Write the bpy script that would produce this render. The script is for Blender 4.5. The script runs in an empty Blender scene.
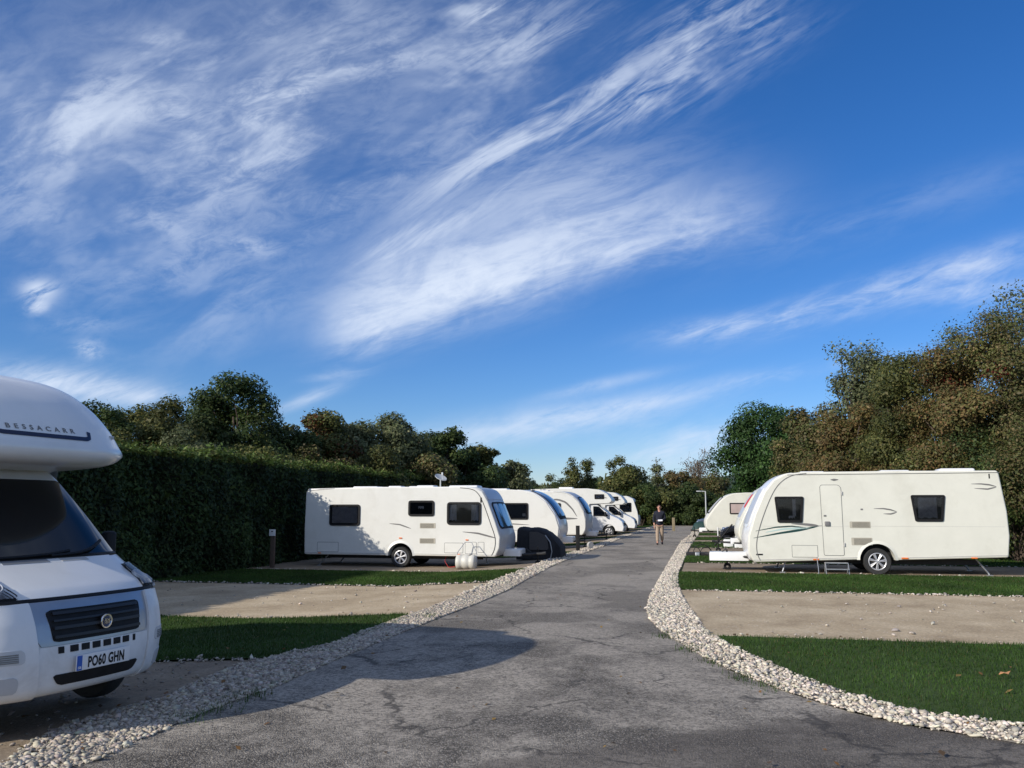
import bpy, bmesh, math, random
import numpy as np
from mathutils import Vector, Matrix
random.seed(7)
RNG = np.random.default_rng(11)
SC = bpy.context.scene
COL = SC.collection
R = math.radians
PI = math.pi

# ------------------------------------------------------------------ frame of the place
# the road runs along r, n points across it to the right; the photographer stands at u = 0, v = 0
YAW = R(12.4)
N2 = Vector((math.cos(YAW), -math.sin(YAW)))
R2 = Vector((math.sin(YAW), math.cos(YAW)))
EYE, HORIZON, FPX = 1.70, 507.0, 860.0
PITCH = math.atan((HORIZON - 384.0) / FPX)
DROP_A, DROP_B, DROP = -4.6, -7.2, -0.15

def zg(u):
    """ground height: flat, falling slightly on the left-hand pitches"""
    if u >= DROP_A: return 0.0
    if u <= DROP_B: return DROP
    return DROP * (DROP_A - u) / (DROP_A - DROP_B)

def W(u, v, z=0.0):
    p = N2 * u + R2 * v
    return Vector((p.x, p.y, z))

def G(u, v, off=0.0):
    return W(u, v, zg(u) + off)

def UV(px, py):
    """ground point (u, v) that a picture measurement corresponds to"""
    cx, cy = (px - 512) / FPX, (384 - py) / FPX
    d = Vector((cx, math.cos(PITCH) - cy * math.sin(PITCH), math.sin(PITCH) + cy * math.cos(PITCH)))
    z = 0.0
    for _ in range(6):
        k = (z - EYE) / d.z
        u = (d.x * k) * N2.x + (d.y * k) * N2.y
        v = (d.x * k) * R2.x + (d.y * k) * R2.y
        z = zg(u)
    return (u, v)

def XY(px, depth):
    """(u, v) at a given depth from the camera along a picture column (near the horizon)"""
    x = (px - 512) / FPX * depth
    return (x * N2.x + depth * N2.y, x * R2.x + depth * R2.y)

# ------------------------------------------------------------------ tags
def tag(o, label=None, cat=None, group=None, kind=None):
    if label: o['label'] = label
    if cat: o['category'] = cat
    if group: o['group'] = group
    if kind: o['kind'] = kind
    return o

def empty(name, label, cat, loc, rz=0.0, group=None, ry=0.0):
    o = bpy.data.objects.new(name, None)
    o.empty_display_size = 0.2
    COL.objects.link(o)
    o.location = loc
    o.rotation_euler = (0, ry, rz)
    tag(o, label, cat, group)
    return o

# ------------------------------------------------------------------ mesh builder
class MB:
    def __init__(self):
        self.v, self.f, self.sharp = [], [], []
    def add(self, vs, fs):
        b = len(self.v)
        self.v += [tuple(p) for p in vs]
        self.f += [tuple(i + b for i in f) for f in fs]
        return self
    def box(self, c, s, rot=None):
        vs = []
        for dx in (-.5, .5):
            for dy in (-.5, .5):
                for dz in (-.5, .5):
                    p = Vector((dx * s[0], dy * s[1], dz * s[2]))
                    if rot is not None: p = rot @ p
                    vs.append(p + Vector(c))
        return self.add(vs, [(0, 1, 3, 2), (4, 6, 7, 5), (0, 4, 5, 1), (2, 3, 7, 6), (0, 2, 6, 4), (1, 5, 7, 3)])
    def rbox(self, c, s, r=0.03, n=3):
        """box with its four upright edges and top edge rounded"""
        out = []
        hx, hy = s[0] / 2, s[1] / 2
        def ring(ins, z):
            pts = []
            rr = max(r - ins, 0.002)
            for (sx, sy, a0) in ((1, 1, 0), (-1, 1, 90), (-1, -1, 180), (1, -1, 270)):
                for k in range(n + 1):
                    a = R(a0 + 90 * k / n)
                    pts.append((c[0] + sx * (hx - r) + rr * math.cos(a), c[1] + sy * (hy - r) + rr * math.sin(a), z))
            return pts
        rings = [ring(0, c[2] - s[2] / 2)]
        rings.append(ring(0, c[2] + s[2] / 2 - r * .8))
        for k in range(1, n + 1):
            a = k / n * PI / 2
            rings.append(ring(r * .95 * (1 - math.cos(a)), c[2] + s[2] / 2 - r * .8 * (1 - math.sin(a))))
        m = len(rings[0])
        vs = [p for rg in rings for p in rg]
        fs = []
        for i in range(len(rings) - 1):
            for j in range(m):
                k = (j + 1) % m
                fs.append((i * m + j, i * m + k, (i + 1) * m + k, (i + 1) * m + j))
        fs.append(tuple(range(m - 1, -1, -1)))
        fs.append(tuple((len(rings) - 1) * m + j for j in range(m)))
        return self.add(vs, fs)
    def tube(self, pts, rad, n=8, cap=True):
        pts = [Vector(p) for p in pts]
        if not hasattr(rad, '__len__'): rad = [rad] * len(pts)
        vs, fs = [], []
        up = Vector((0, 0, 1))
        prev = None
        for i, p in enumerate(pts):
            t = (pts[min(i + 1, len(pts) - 1)] - pts[max(i - 1, 0)]).normalized()
            if prev is None:
                a = t.cross(up)
                if a.length < 1e-3: a = t.cross(Vector((1, 0, 0)))
                a.normalize()
            else:
                a = prev - t * prev.dot(t)
                if a.length < 1e-4: a = t.orthogonal()
                a.normalize()
            prev = a
            b = t.cross(a)
            for k in range(n):
                an = 2 * PI * k / n
                vs.append(p + (a * math.cos(an) + b * math.sin(an)) * rad[i])
        for i in range(len(pts) - 1):
            for k in range(n):
                q = (k + 1) % n
                fs.append((i * n + k, i * n + q, (i + 1) * n + q, (i + 1) * n + k))
        if cap:
            fs.append(tuple(range(n - 1, -1, -1)))
            fs.append(tuple((len(pts) - 1) * n + k for k in range(n)))
        return self.add(vs, fs)
    def lathe(self, prof, c, axis='y', n=28):
        """prof: (radius, along) pairs turned about an axis through c"""
        vs, fs = [], []
        m = len(prof)
        for i in range(n):
            a = 2 * PI * i / n
            for (r, h) in prof:
                if axis == 'y': p = (c[0] + r * math.cos(a), c[1] + h, c[2] + r * math.sin(a))
                elif axis == 'z': p = (c[0] + r * math.cos(a), c[1] + r * math.sin(a), c[2] + h)
                else: p = (c[0] + h, c[1] + r * math.cos(a), c[2] + r * math.sin(a))
                vs.append(p)
        for i in range(n):
            j = (i + 1) % n
            for k in range(m - 1):
                fs.append((i * m + k, i * m + k + 1, j * m + k + 1, j * m + k))
        return self.add(vs, fs)
    def prism(self, poly, y0, y1):
        """polygon of (x, z) swept from y0 to y1"""
        n = len(poly)
        vs = [(p[0], y0, p[1]) for p in poly] + [(p[0], y1, p[1]) for p in poly]
        fs = [tuple(range(n)), tuple(range(2 * n - 1, n - 1, -1))]
        for i in range(n):
            j = (i + 1) % n
            fs.append((i, j, n + j, n + i)[::-1])
        return self.add(vs, fs)
    def ring(self, outer, inner, y0, y1):
        """frame between two (x, z) polygons with equal point counts"""
        n = len(outer)
        vs = [(p[0], y0, p[1]) for p in outer] + [(p[0], y1, p[1]) for p in outer] \
           + [(p[0], y0, p[1]) for p in inner] + [(p[0], y1, p[1]) for p in inner]
        fs = []
        for i in range(n):
            j = (i + 1) % n
            fs += [(i, j, n + j, n + i), (n + i, n + j, 3 * n + j, 3 * n + i), (3 * n + i, 3 * n + j, 2 * n + j, 2 * n + i)]
        return self.add(vs, fs)
    def build(self, name, mat, parent=None, smooth=False, ang=38, bevel=0.0):
        me = bpy.data.meshes.new(name)
        me.from_pydata(self.v, [], self.f)
        bm = bmesh.new(); bm.from_mesh(me)
        bmesh.ops.recalc_face_normals(bm, faces=bm.faces)
        if bevel > 0:
            es = [e for e in bm.edges if len(e.link_faces) == 2 and e.calc_face_angle(0) > R(40)]
            bmesh.ops.bevel(bm, geom=es, offset=bevel, segments=2, profile=.6, affect='EDGES', clamp_overlap=True)
            smooth = True
        for e in bm.edges:
            for f in e.link_faces:
                if len(f.verts) > 12 and smooth: e.smooth = False
        bm.to_mesh(me); bm.free()
        if smooth:
            me.polygons.foreach_set('use_smooth', [True] * len(me.polygons))
            keep = [e.use_edge_sharp for e in me.edges]
            me.set_sharp_from_angle(angle=R(ang))
            for e, k in zip(me.edges, keep):
                if k: e.use_edge_sharp = True
        me.update()
        me.materials.append(mat)
        o = bpy.data.objects.new(name, me)
        COL.objects.link(o)
        if parent is not None: o.parent = parent
        return o

def np_obj(name, verts, faces, mat, tint=None, parent=None, smooth=False):
    verts = np.asarray(verts, dtype=np.float32); faces = np.asarray(faces, dtype=np.int32)
    me = bpy.data.meshes.new(name)
    me.vertices.add(len(verts)); me.vertices.foreach_set('co', verts.ravel())
    k = faces.shape[1]
    me.loops.add(faces.size); me.loops.foreach_set('vertex_index', faces.ravel())
    me.polygons.add(len(faces))
    me.polygons.foreach_set('loop_start', np.arange(0, faces.size, k, dtype=np.int32))
    me.polygons.foreach_set('loop_total', np.full(len(faces), k, dtype=np.int32))
    if smooth: me.polygons.foreach_set('use_smooth', np.ones(len(faces), dtype=bool))
    me.update(calc_edges=True)
    if tint is not None:
        at = me.attributes.new('tint', 'FLOAT_COLOR', 'POINT')
        c = np.ones((len(verts), 4), dtype=np.float32); c[:, :3] = tint
        at.data.foreach_set('color', c.ravel())
    me.materials.append(mat)
    o = bpy.data.objects.new(name, me)
    COL.objects.link(o)
    if parent is not None: o.parent = parent
    return o

def round_poly(pts, n=6):
    """closed polygon of (x, z, radius) with each corner rounded"""
    out = []
    m = len(pts)
    for i in range(m):
        p = Vector(pts[i][:2]); r = pts[i][2] if len(pts[i]) > 2 else 0
        if r <= 0: out.append((p.x, p.y)); continue
        a = Vector(pts[i - 1][:2]) - p; b = Vector(pts[(i + 1) % m][:2]) - p
        la, lb = a.length, b.length
        a.normalize(); b.normalize()
        ang = a.angle(b)
        if ang > PI - .02: out.append((p.x, p.y)); continue
        t = min(r / math.tan(ang / 2), la * .48, lb * .48)
        p0, p1 = p + a * t, p + b * t
        for k in range(n + 1):
            s = k / n
            q = p0 * (1 - s) ** 2 + p * 2 * s * (1 - s) + p1 * s * s
            out.append((q.x, q.y))
    return out

def inset_poly(poly, d):
    n = len(poly); out = []
    area = sum(poly[i][0] * poly[(i + 1) % n][1] - poly[(i + 1) % n][0] * poly[i][1] for i in range(n))
    sg = 1 if area > 0 else -1
    for i in range(n):
        p0, p, p1 = Vector(poly[i - 1]), Vector(poly[i]), Vector(poly[(i + 1) % n])
        e0, e1 = (p - p0), (p1 - p)
        if e0.length < 1e-6: e0 = e1
        if e1.length < 1e-6: e1 = e0
        n0 = Vector((-e0.y, e0.x)).normalized() * sg; n1 = Vector((-e1.y, e1.x)).normalized() * sg
        nn = (n0 + n1)
        if nn.length < 1e-4: nn = n0
        nn.normalize()
        c = max(.5, nn.dot(n0))
        q = p + nn * (d / c)
        out.append((q.x, q.y))
    return out

def rrect(x0, x1, z0, z1, r, dx0=0.0, dx1=0.0, n=5):
    """rounded quad; dx0, dx1 pull the bottom corners in (a window that narrows downwards)"""
    return round_poly([(x0 + dx0, z0, r), (x1 - dx1, z0, r), (x1, z1, r), (x0, z1, r)], n)

# ------------------------------------------------------------------ materials
def new_mat(name):
    m = bpy.data.materials.new(name); m.use_nodes = True
    nt = m.node_tree; nt.nodes.clear()
    out = nt.nodes.new('ShaderNodeOutputMaterial')
    return m, nt, out

def node(nt, kind, **kw):
    nd = nt.nodes.new(kind)
    for k, v in kw.items():
        if hasattr(nd, k) and k not in nd.inputs: setattr(nd, k, v)
        else: nd.inputs[k].default_value = v
    return nd

def link(nt, a, b): nt.links.new(a, b)

def noise(nt, scale, detail=5, rough=.6, vec=None, dist=0.0):
    nd = nt.nodes.new('ShaderNodeTexNoise')
    nd.inputs['Scale'].default_value = scale; nd.inputs['Detail'].default_value = detail
    nd.inputs['Roughness'].default_value = rough; nd.inputs['Distortion'].default_value = dist
    if vec is not None: link(nt, vec, nd.inputs['Vector'])
    return nd

def ramp(nt, src, stops):
    nd = nt.nodes.new('ShaderNodeValToRGB')
    el = nd.color_ramp.elements
    while len(el) > 1: el.remove(el[-1])
    for i, (p, c) in enumerate(stops):
        e = el[0] if i == 0 else el.new(p)
        e.position = p
        e.color = (c, c, c, 1) if not hasattr(c, '__len__') else (*c, 1)
    link(nt, src, nd.inputs['Fac'])
    return nd

def mixc(nt, fac, a, b, mode='MIX'):
    nd = nt.nodes.new('ShaderNodeMix'); nd.data_type = 'RGBA'; nd.blend_type = mode
    for i, s in ((0, fac), (6, a), (7, b)):
        if hasattr(s, 'links'): link(nt, s, nd.inputs[i])
        elif hasattr(s, '__len__'): nd.inputs[i].default_value = (*s, 1) if len(s) == 3 else s
        else: nd.inputs[i].default_value = s
    return nd.outputs[2]

def mat(name, col, rough=.5, metal=0.0, var=.08, scale=6.0, bump=0.0, bscale=40.0, coat=0.0, spec=.5, dirt=None):
    m, nt, out = new_mat(name)
    b = nt.nodes.new('ShaderNodeBsdfPrincipled')
    tc = nt.nodes.new('ShaderNodeTexCoord')
    nz = noise(nt, scale, 6, .65, tc.outputs['Object'])
    lo = tuple(max(0, c * (1 - var)) for c in col); hi = tuple(min(1, c * (1 + var)) for c in col)
    rp = ramp(nt, nz.outputs['Fac'], [(.3, lo), (.7, hi)])
    c = rp.outputs['Color']
    if dirt:
        n2 = noise(nt, dirt[2], 8, .7, tc.outputs['Object'], .4)
        r2 = ramp(nt, n2.outputs['Fac'], [(.48, 0), (.75, dirt[1])])
        c = mixc(nt, r2.outputs['Color'], c, dirt[0])
    link(nt, c, b.inputs['Base Color'])
    b.inputs['Roughness'].default_value = rough; b.inputs['Metallic'].default_value = metal
    b.inputs['Coat Weight'].default_value = coat; b.inputs['Coat Roughness'].default_value = .05
    b.inputs['Specular IOR Level'].default_value = spec
    if bump > 0:
        nb = noise(nt, bscale, 4, .6, tc.outputs['Object'])
        bp = nt.nodes.new('ShaderNodeBump'); bp.inputs['Strength'].default_value = bump; bp.inputs['Distance'].default_value = .01
        link(nt, nb.outputs['Fac'], bp.inputs['Height']); link(nt, bp.outputs['Normal'], b.inputs['Normal'])
    link(nt, b.outputs['BSDF'], out.inputs['Surface'])
    return m

def glass_mat(name, tint, gloss=.06):
    m, nt, out = new_mat(name)
    tr = node(nt, 'ShaderNodeBsdfTransparent'); tr.inputs['Color'].default_value = (*tint, 1)
    gl = node(nt, 'ShaderNodeBsdfGlossy'); gl.inputs['Roughness'].default_value = .03
    tcn = nt.nodes.new('ShaderNodeTexCoord')
    nz = noise(nt, 1.2, 2, .5, tcn.outputs['Object'])
    bp = nt.nodes.new('ShaderNodeBump'); bp.inputs['Strength'].default_value = .06; bp.inputs['Distance'].default_value = .05
    link(nt, nz.outputs['Fac'], bp.inputs['Height']); link(nt, bp.outputs['Normal'], gl.inputs['Normal'])
    fr = node(nt, 'ShaderNodeFresnel'); fr.inputs['IOR'].default_value = 1.45
    mx = node(nt, 'ShaderNodeMixShader')
    link(nt, fr.outputs['Fac'], mx.inputs[0]); link(nt, tr.outputs[0], mx.inputs[1]); link(nt, gl.outputs[0], mx.inputs[2])
    link(nt, mx.outputs[0], out.inputs['Surface'])
    return m

def leaf_mat(name, trans=.35, rough=.55):
    m, nt, out = new_mat(name)
    at = nt.nodes.new('ShaderNodeAttribute'); at.attribute_name = 'tint'
    tc = nt.nodes.new('ShaderNodeTexCoord')
    nz = noise(nt, .9, 3, .6, tc.outputs['Object'])
    rp = ramp(nt, nz.outputs['Fac'], [(.3, (.72, .75, .7)), (.7, (1.25, 1.2, 1.1))])
    c = mixc(nt, 1.0, at.outputs['Color'], rp.outputs['Color'], 'MULTIPLY')
    b = nt.nodes.new('ShaderNodeBsdfPrincipled')
    b.inputs['Roughness'].default_value = rough; b.inputs['Specular IOR Level'].default_value = .25
    link(nt, c, b.inputs['Base Color'])
    tl = nt.nodes.new('ShaderNodeBsdfTranslucent')
    link(nt, c, tl.inputs['Color'])
    mx = nt.nodes.new('ShaderNodeMixShader'); mx.inputs[0].default_value = trans
    link(nt, b.outputs[0], mx.inputs[1]); link(nt, tl.outputs[0], mx.inputs[2])
    link(nt, mx.outputs[0], out.inputs['Surface'])
    return m

M = {}
M['white'] = mat('white_paint', (.70, .695, .65), .36, 0, .03, 1.5, coat=.15, dirt=((.45, .43, .36), .28, 1.6))
M['white2'] = mat('white_gelcoat', (.74, .74, .73), .28, 0, .03, 1.2, coat=.35, dirt=((.5, .5, .46), .2, 2.0))
M['cream'] = mat('cream_paint', (.67, .66, .58), .38, 0, .04, 2, coat=.12, dirt=((.4, .38, .3), .25, 1.5))
M['bumper'] = mat('bumper_plastic_white', (.68, .69, .70), .38, 0, .05, 5, dirt=((.3, .28, .25), .35, 3.0))
M['silver'] = mat('silver_paint', (.36, .38, .41), .35, .55, .05, 8, coat=.3)
M['greymould'] = mat('grey_moulding', (.45, .47, .50), .4, .1, .05, 4, coat=.2)
M['black'] = mat('black_plastic', (.010, .010, .011), .6, 0, .3, 12, spec=.25)
M['blacksoft'] = mat('black_fabric', (.012, .012, .014), .85, 0, .4, 9, bump=.4, bscale=25)
M['greyfab'] = mat('grey_mesh_fabric', (.07, .065, .062), .9, 0, .2, 30)
M['rubber'] = mat('tyre_rubber', (.022, .022, .022), .8, 0, .25, 30, bump=.3, bscale=120)
M['alloy'] = mat('alloy_wheel', (.50, .50, .51), .42, .6, .08, 12)
M['chrome'] = mat('chrome', (.75, .76, .78), .12, 1.0, .03, 10)
M['steel'] = mat('galvanised_steel', (.42, .43, .44), .45, .8, .15, 18)
M['darksteel'] = mat('dark_chassis', (.03, .03, .032), .7, .2, .3, 10)
M['interior'] = mat('dark_interior', (.018, .018, .02), .8, 0, .4, 5)
M['curtain'] = mat('pale_curtain', (.45, .42, .38), .9, 0, .12, 14)
M['blind'] = mat('pleated_blind', (.30, .28, .265), .9, 0, .25, 9)
M['pane'] = glass_mat('tinted_acrylic', (.84, .84, .86))
M['bluepane'] = mat('blue_tinted_acrylic', (.025, .05, .11), .08, 0, .15, 1.5, coat=.5)
M['screen'] = mat('windscreen_glass', (.004, .006, .008), .05, 0, .3, 2.0, coat=.25, spec=.35)
M['lens'] = glass_mat('clear_lens', (.93, .94, .95))
M['beige'] = mat('beige_vent', (.42, .39, .32), .6, 0, .08, 6)
M['slot'] = mat('vent_gap', (.10, .095, .08), .8, 0, .1, 6)
M['seal'] = mat('grey_seal', (.17, .17, .165), .7, 0, .1, 6)
M['darkgreen'] = mat('dark_green_decal', (.012, .05, .045), .35, 0, .1, 4)
M['teal'] = mat('pale_teal_decal', (.42, .55, .52), .4, 0, .05, 4)
M['greydecal'] = mat('grey_decal', (.16, .155, .15), .4, 0, .1, 5)
M['palegrey'] = mat('pale_grey_decal', (.42, .41, .39), .4, 0, .1, 5)
M['navy'] = mat('navy_decal', (.012, .018, .05), .35, 0, .1, 4)
M['plateblue'] = mat('plate_blue', (.01, .09, .42), .4, 0, .05, 4)
M['platewhite'] = mat('plate_white', (.70, .70, .70), .45, 0, .04, 8)
M['emblem'] = mat('emblem_blue', (.02, .05, .13), .2, .3, .1, 8, coat=.6)
M['orange'] = mat('orange_reflector', (.75, .17, .03), .3, 0, .1, 20)
M['red'] = mat('red_fabric', (.5, .03, .03), .7, 0, .15, 10)
M['barrel'] = mat('pale_plastic', (.55, .54, .49), .5, 0, .08, 6)
M['wood'] = mat('weathered_wood', (.085, .06, .045), .85, 0, .25, 7, bump=.5, bscale=30)
M['postgreen'] = mat('pale_wood_post', (.22, .18, .11), .85, 0, .2, 9)
M['lamp'] = mat('pale_painted_steel', (.50, .52, .52), .5, .3, .08, 8)
M['carblue'] = mat('blue_grey_car_paint', (.10, .13, .18), .25, .4, .05, 4, coat=.5)
M['carblack'] = mat('dark_car_paint', (.015, .016, .02), .2, .2, .1, 4, coat=.6)
M['tarp'] = mat('dark_green_tarpaulin', (.012, .045, .04), .7, 0, .2, 5, bump=.5, bscale=8)
M['skin'] = mat('skin', (.52, .27, .19), .55, 0, .06, 20)
M['hair'] = mat('brown_hair', (.045, .022, .014), .7, 0, .2, 60)
M['sweater'] = mat('navy_wool', (.010, .012, .024), .9, 0, .2, 30, bump=.4, bscale=60)
M['trousers'] = mat('beige_cotton', (.34, .26, .19), .9, 0, .08, 14, bump=.3, bscale=30)
M['shoe'] = mat('dark_leather', (.03, .02, .016), .5, 0, .2, 20)
M['paper'] = mat('white_paper', (.75, .76, .78), .7, 0, .04, 10)
M['bark'] = mat('bark', (.075, .055, .042), .95, 0, .3, 8, bump=.8, bscale=14)
M['palebark'] = mat('pale_bark', (.19, .165, .14), .95, 0, .25, 8, bump=.6, bscale=14)
M['leaf'] = leaf_mat('leaves')
M['needles'] = leaf_mat('hedge_sprays', .22, .65)
# ================================================================== GROUND MATERIALS
def ground_mat(name, stops, scale, fine, bump, rough=.95, spots=None, bd=.02):
    m, nt, out = new_mat(name)
    tc = nt.nodes.new('ShaderNodeTexCoord'); P = tc.outputs['Object']
    big = noise(nt, scale, 8, .65, P, .3)
    rp = ramp(nt, big.outputs['Fac'], stops)
    sm = noise(nt, fine, 5, .7, P)
    r2 = ramp(nt, sm.outputs['Fac'], [(.3, (.72, .72, .72)), (.7, (1.25, 1.25, 1.25))])
    c = mixc(nt, 1.0, rp.outputs['Color'], r2.outputs['Color'], 'MULTIPLY')
    if spots:
        vo = nt.nodes.new('ShaderNodeTexVoronoi'); vo.inputs['Scale'].default_value = spots[1]; link(nt, P, vo.inputs['Vector'])
        r3 = ramp(nt, vo.outputs['Distance'], [(spots[2], 1), (spots[2] + .06, 0)])
        nn = noise(nt, spots[1] * .13, 3, .6, P)
        r4 = ramp(nt, nn.outputs['Fac'], [(.52, 0), (.6, 1)])
        f = mixc(nt, 1.0, r3.outputs['Color'], r4.outputs['Color'], 'MULTIPLY')
        c = mixc(nt, f, c, spots[0])
    b = nt.nodes.new('ShaderNodeBsdfPrincipled'); b.inputs['Roughness'].default_value = rough
    b.inputs['Specular IOR Level'].default_value = .2
    link(nt, c, b.inputs['Base Color'])
    bp = nt.nodes.new('ShaderNodeBump'); bp.inputs['Strength'].default_value = bump; bp.inputs['Distance'].default_value = bd
    nb = noise(nt, fine * .7, 6, .7, P)
    link(nt, nb.outputs['Fac'], bp.inputs['Height']); link(nt, bp.outputs['Normal'], b.inputs['Normal'])
    link(nt, b.outputs[0], out.inputs['Surface'])
    return m

M['ground'] = ground_mat('rough_ground', [(.3, (.05, .06, .022)), (.6, (.075, .08, .035)), (.75, (.11, .09, .055))], .35, 9, .6)
M['pitch'] = ground_mat('hardcore_pitch', [(.3, (.30, .228, .145)), (.48, (.42, .33, .215)), (.7, (.54, .44, .30))], .75, 24, .5, spots=((.55, .5, .43), 16, .16), bd=.02)
M['pitchdark'] = ground_mat('brown_shaded_hardcore', [(.25, (.18, .138, .098)), (.5, (.26, .205, .145)), (.75, (.36, .29, .21))], .8, 26, .6, spots=((.4, .36, .32), 18, .18), bd=.02)  # brown near pitch; elsewhere shade under the caravans is painted into this colour
M['turf'] = ground_mat('turf', [(.3, (.034, .060, .014)), (.7, (.055, .085, .021))], 2.2, 30, .8)
M['verge'] = ground_mat('gravel_bed', [(.3, (.27, .235, .19)), (.7, (.45, .40, .33))], 3, 22, 1.0, bd=.04)

def asphalt():
    m, nt, out = new_mat('worn_asphalt')
    tc = nt.nodes.new('ShaderNodeTexCoord'); P = tc.outputs['Object']
    # worn pale areas against coarse dark areas, streaked along the road
    mp = nt.nodes.new('ShaderNodeMapping'); mp.inputs['Rotation'].default_value = (0, 0, YAW)
    mp.inputs['Scale'].default_value = (1.0, .8, 1); link(nt, P, mp.inputs['Vector'])
    big = noise(nt, .42, 9, .68, mp.outputs['Vector'], .25)
    worn = ramp(nt, big.outputs['Fac'], [(.44, 0), (.49, .5), (.54, 1)])
    stone = nt.nodes.new('ShaderNodeTexVoronoi'); stone.inputs['Scale'].default_value = 80; link(nt, P, stone.inputs['Vector'])
    spk = nt.nodes.new('ShaderNodeTexWhiteNoise'); spk.noise_dimensions = '3D'
    link(nt, stone.outputs['Position'], spk.inputs['Vector'])
    grain = ramp(nt, spk.outputs['Value'], [(.0, (.060, .052, .043)), (.45, (.105, .093, .077)), (.8, (.185, .165, .138)), (1, (.36, .325, .275))])
    fine = noise(nt, 60, 4, .7, P)
    pale = ramp(nt, fine.outputs['Fac'], [(.3, (.305, .270, .222)), (.7, (.42, .374, .310))])
    wf = noise(nt, 26, 5, .75, P)
    wfr = ramp(nt, wf.outputs['Fac'], [(.40, .15), (.58, 1)])
    wmix = mixc(nt, 1.0, worn.outputs['Color'], wfr.outputs['Color'], 'MULTIPLY')
    c = mixc(nt, wmix, grain.outputs['Color'], pale.outputs['Color'])
    # the paler, dustier far stretch and a shadow painted dark across the near road
    sx = nt.nodes.new('ShaderNodeSeparateXYZ'); link(nt, mp.outputs['Vector'], sx.inputs[0])
    def lin(px, py, c0, w):
        a = nt.nodes.new('ShaderNodeVectorMath'); a.operation = 'DOT_PRODUCT'
        link(nt, P, a.inputs[0]); a.inputs[1].default_value = (px, py, 0)
        wob = noise(nt, 1.3, 5, .6, P)
        s = nt.nodes.new('ShaderNodeMath'); s.operation = 'MULTIPLY_ADD'
        link(nt, wob.outputs['Fac'], s.inputs[0]); s.inputs[1].default_value = 1.2; link(nt, a.outputs['Value'], s.inputs[2])
        mr = nt.nodes.new('ShaderNodeMapRange'); link(nt, s.outputs[0], mr.inputs['Value'])
        mr.inputs['From Min'].default_value = c0 + .6 - w; mr.inputs['From Max'].default_value = c0 + .6 + w
        return mr.outputs['Result']
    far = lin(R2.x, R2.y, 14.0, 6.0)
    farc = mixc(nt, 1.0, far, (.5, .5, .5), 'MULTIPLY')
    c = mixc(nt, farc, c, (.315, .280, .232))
    near_shade = lin(.42, -.91, -5.55, .12)
    shade_mix = mixc(nt, 1.0, near_shade, (.62, .62, .62), 'MULTIPLY')
    c = mixc(nt, shade_mix, c, (.095, .081, .068))
    # patches and joints
    n3 = noise(nt, .9, 6, .7, P, 1.2)
    cr = ramp(nt, n3.outputs['Fac'], [(.488, 0), (.497, .9), (.503, .9), (.512, 0)])
    n4 = noise(nt, .35, 2, .5, P)
    cm = ramp(nt, n4.outputs['Fac'], [(.47, 0), (.55, .85)])
    cf = mixc(nt, 1.0, cr.outputs['Color'], cm.outputs['Color'], 'MULTIPLY')
    c = mixc(nt, cf, c, (.04, .038, .036))
    wv = noise(nt, 1.1, 5, .65, P)
    wm = nt.nodes.new('ShaderNodeVectorMath'); wm.operation = 'MULTIPLY_ADD'; link(nt, wv.outputs['Color'], wm.inputs[0]); wm.inputs[1].default_value = (1.1, 1.1, 0); link(nt, P, wm.inputs[2])
    ve = nt.nodes.new('ShaderNodeTexVoronoi'); ve.feature = 'DISTANCE_TO_EDGE'; ve.inputs['Scale'].default_value = .42; link(nt, wm.outputs[0], ve.inputs['Vector'])
    er = ramp(nt, ve.outputs['Distance'], [(.0, 1), (.004, .9), (.012, 0)])
    n5 = noise(nt, .5, 4, .6, P); em_ = ramp(nt, n5.outputs['Fac'], [(.46, 0), (.54, .8)])
    ef = mixc(nt, 1.0, er.outputs['Color'], em_.outputs['Color'], 'MULTIPLY')
    c = mixc(nt, ef, c, (.045, .040, .035))
    b = nt.nodes.new('ShaderNodeBsdfPrincipled'); b.inputs['Roughness'].default_value = .85; b.inputs['Specular IOR Level'].default_value = .3
    link(nt, c, b.inputs['Base Color'])
    inv = nt.nodes.new('ShaderNodeMath'); inv.operation = 'SUBTRACT'; inv.inputs[0].default_value = 1.0
    link(nt, wmix, inv.inputs[1])
    st = nt.nodes.new('ShaderNodeMath'); st.operation = 'MULTIPLY_ADD'; link(nt, inv.outputs[0], st.inputs[0]); st.inputs[1].default_value = .7; st.inputs[2].default_value = .25
    bp = nt.nodes.new('ShaderNodeBump'); bp.inputs['Distance'].default_value = .012; link(nt, st.outputs[0], bp.inputs['Strength'])
    hgt = nt.nodes.new('ShaderNodeMath'); hgt.operation = 'ADD'
    sd = nt.nodes.new('ShaderNodeMath'); sd.operation = 'MULTIPLY'; link(nt, stone.outputs['Distance'], sd.inputs[0]); sd.inputs[1].default_value = -1.2
    link(nt, sd.outputs[0], hgt.inputs[0]); link(nt, fine.outputs['Fac'], hgt.inputs[1])
    link(nt, hgt.outputs[0], bp.inputs['Height']); link(nt, bp.outputs['Normal'], b.inputs['Normal'])
    link(nt, b.outputs[0], out.inputs['Surface'])
    return m
M['asphalt'] = asphalt()

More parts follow.
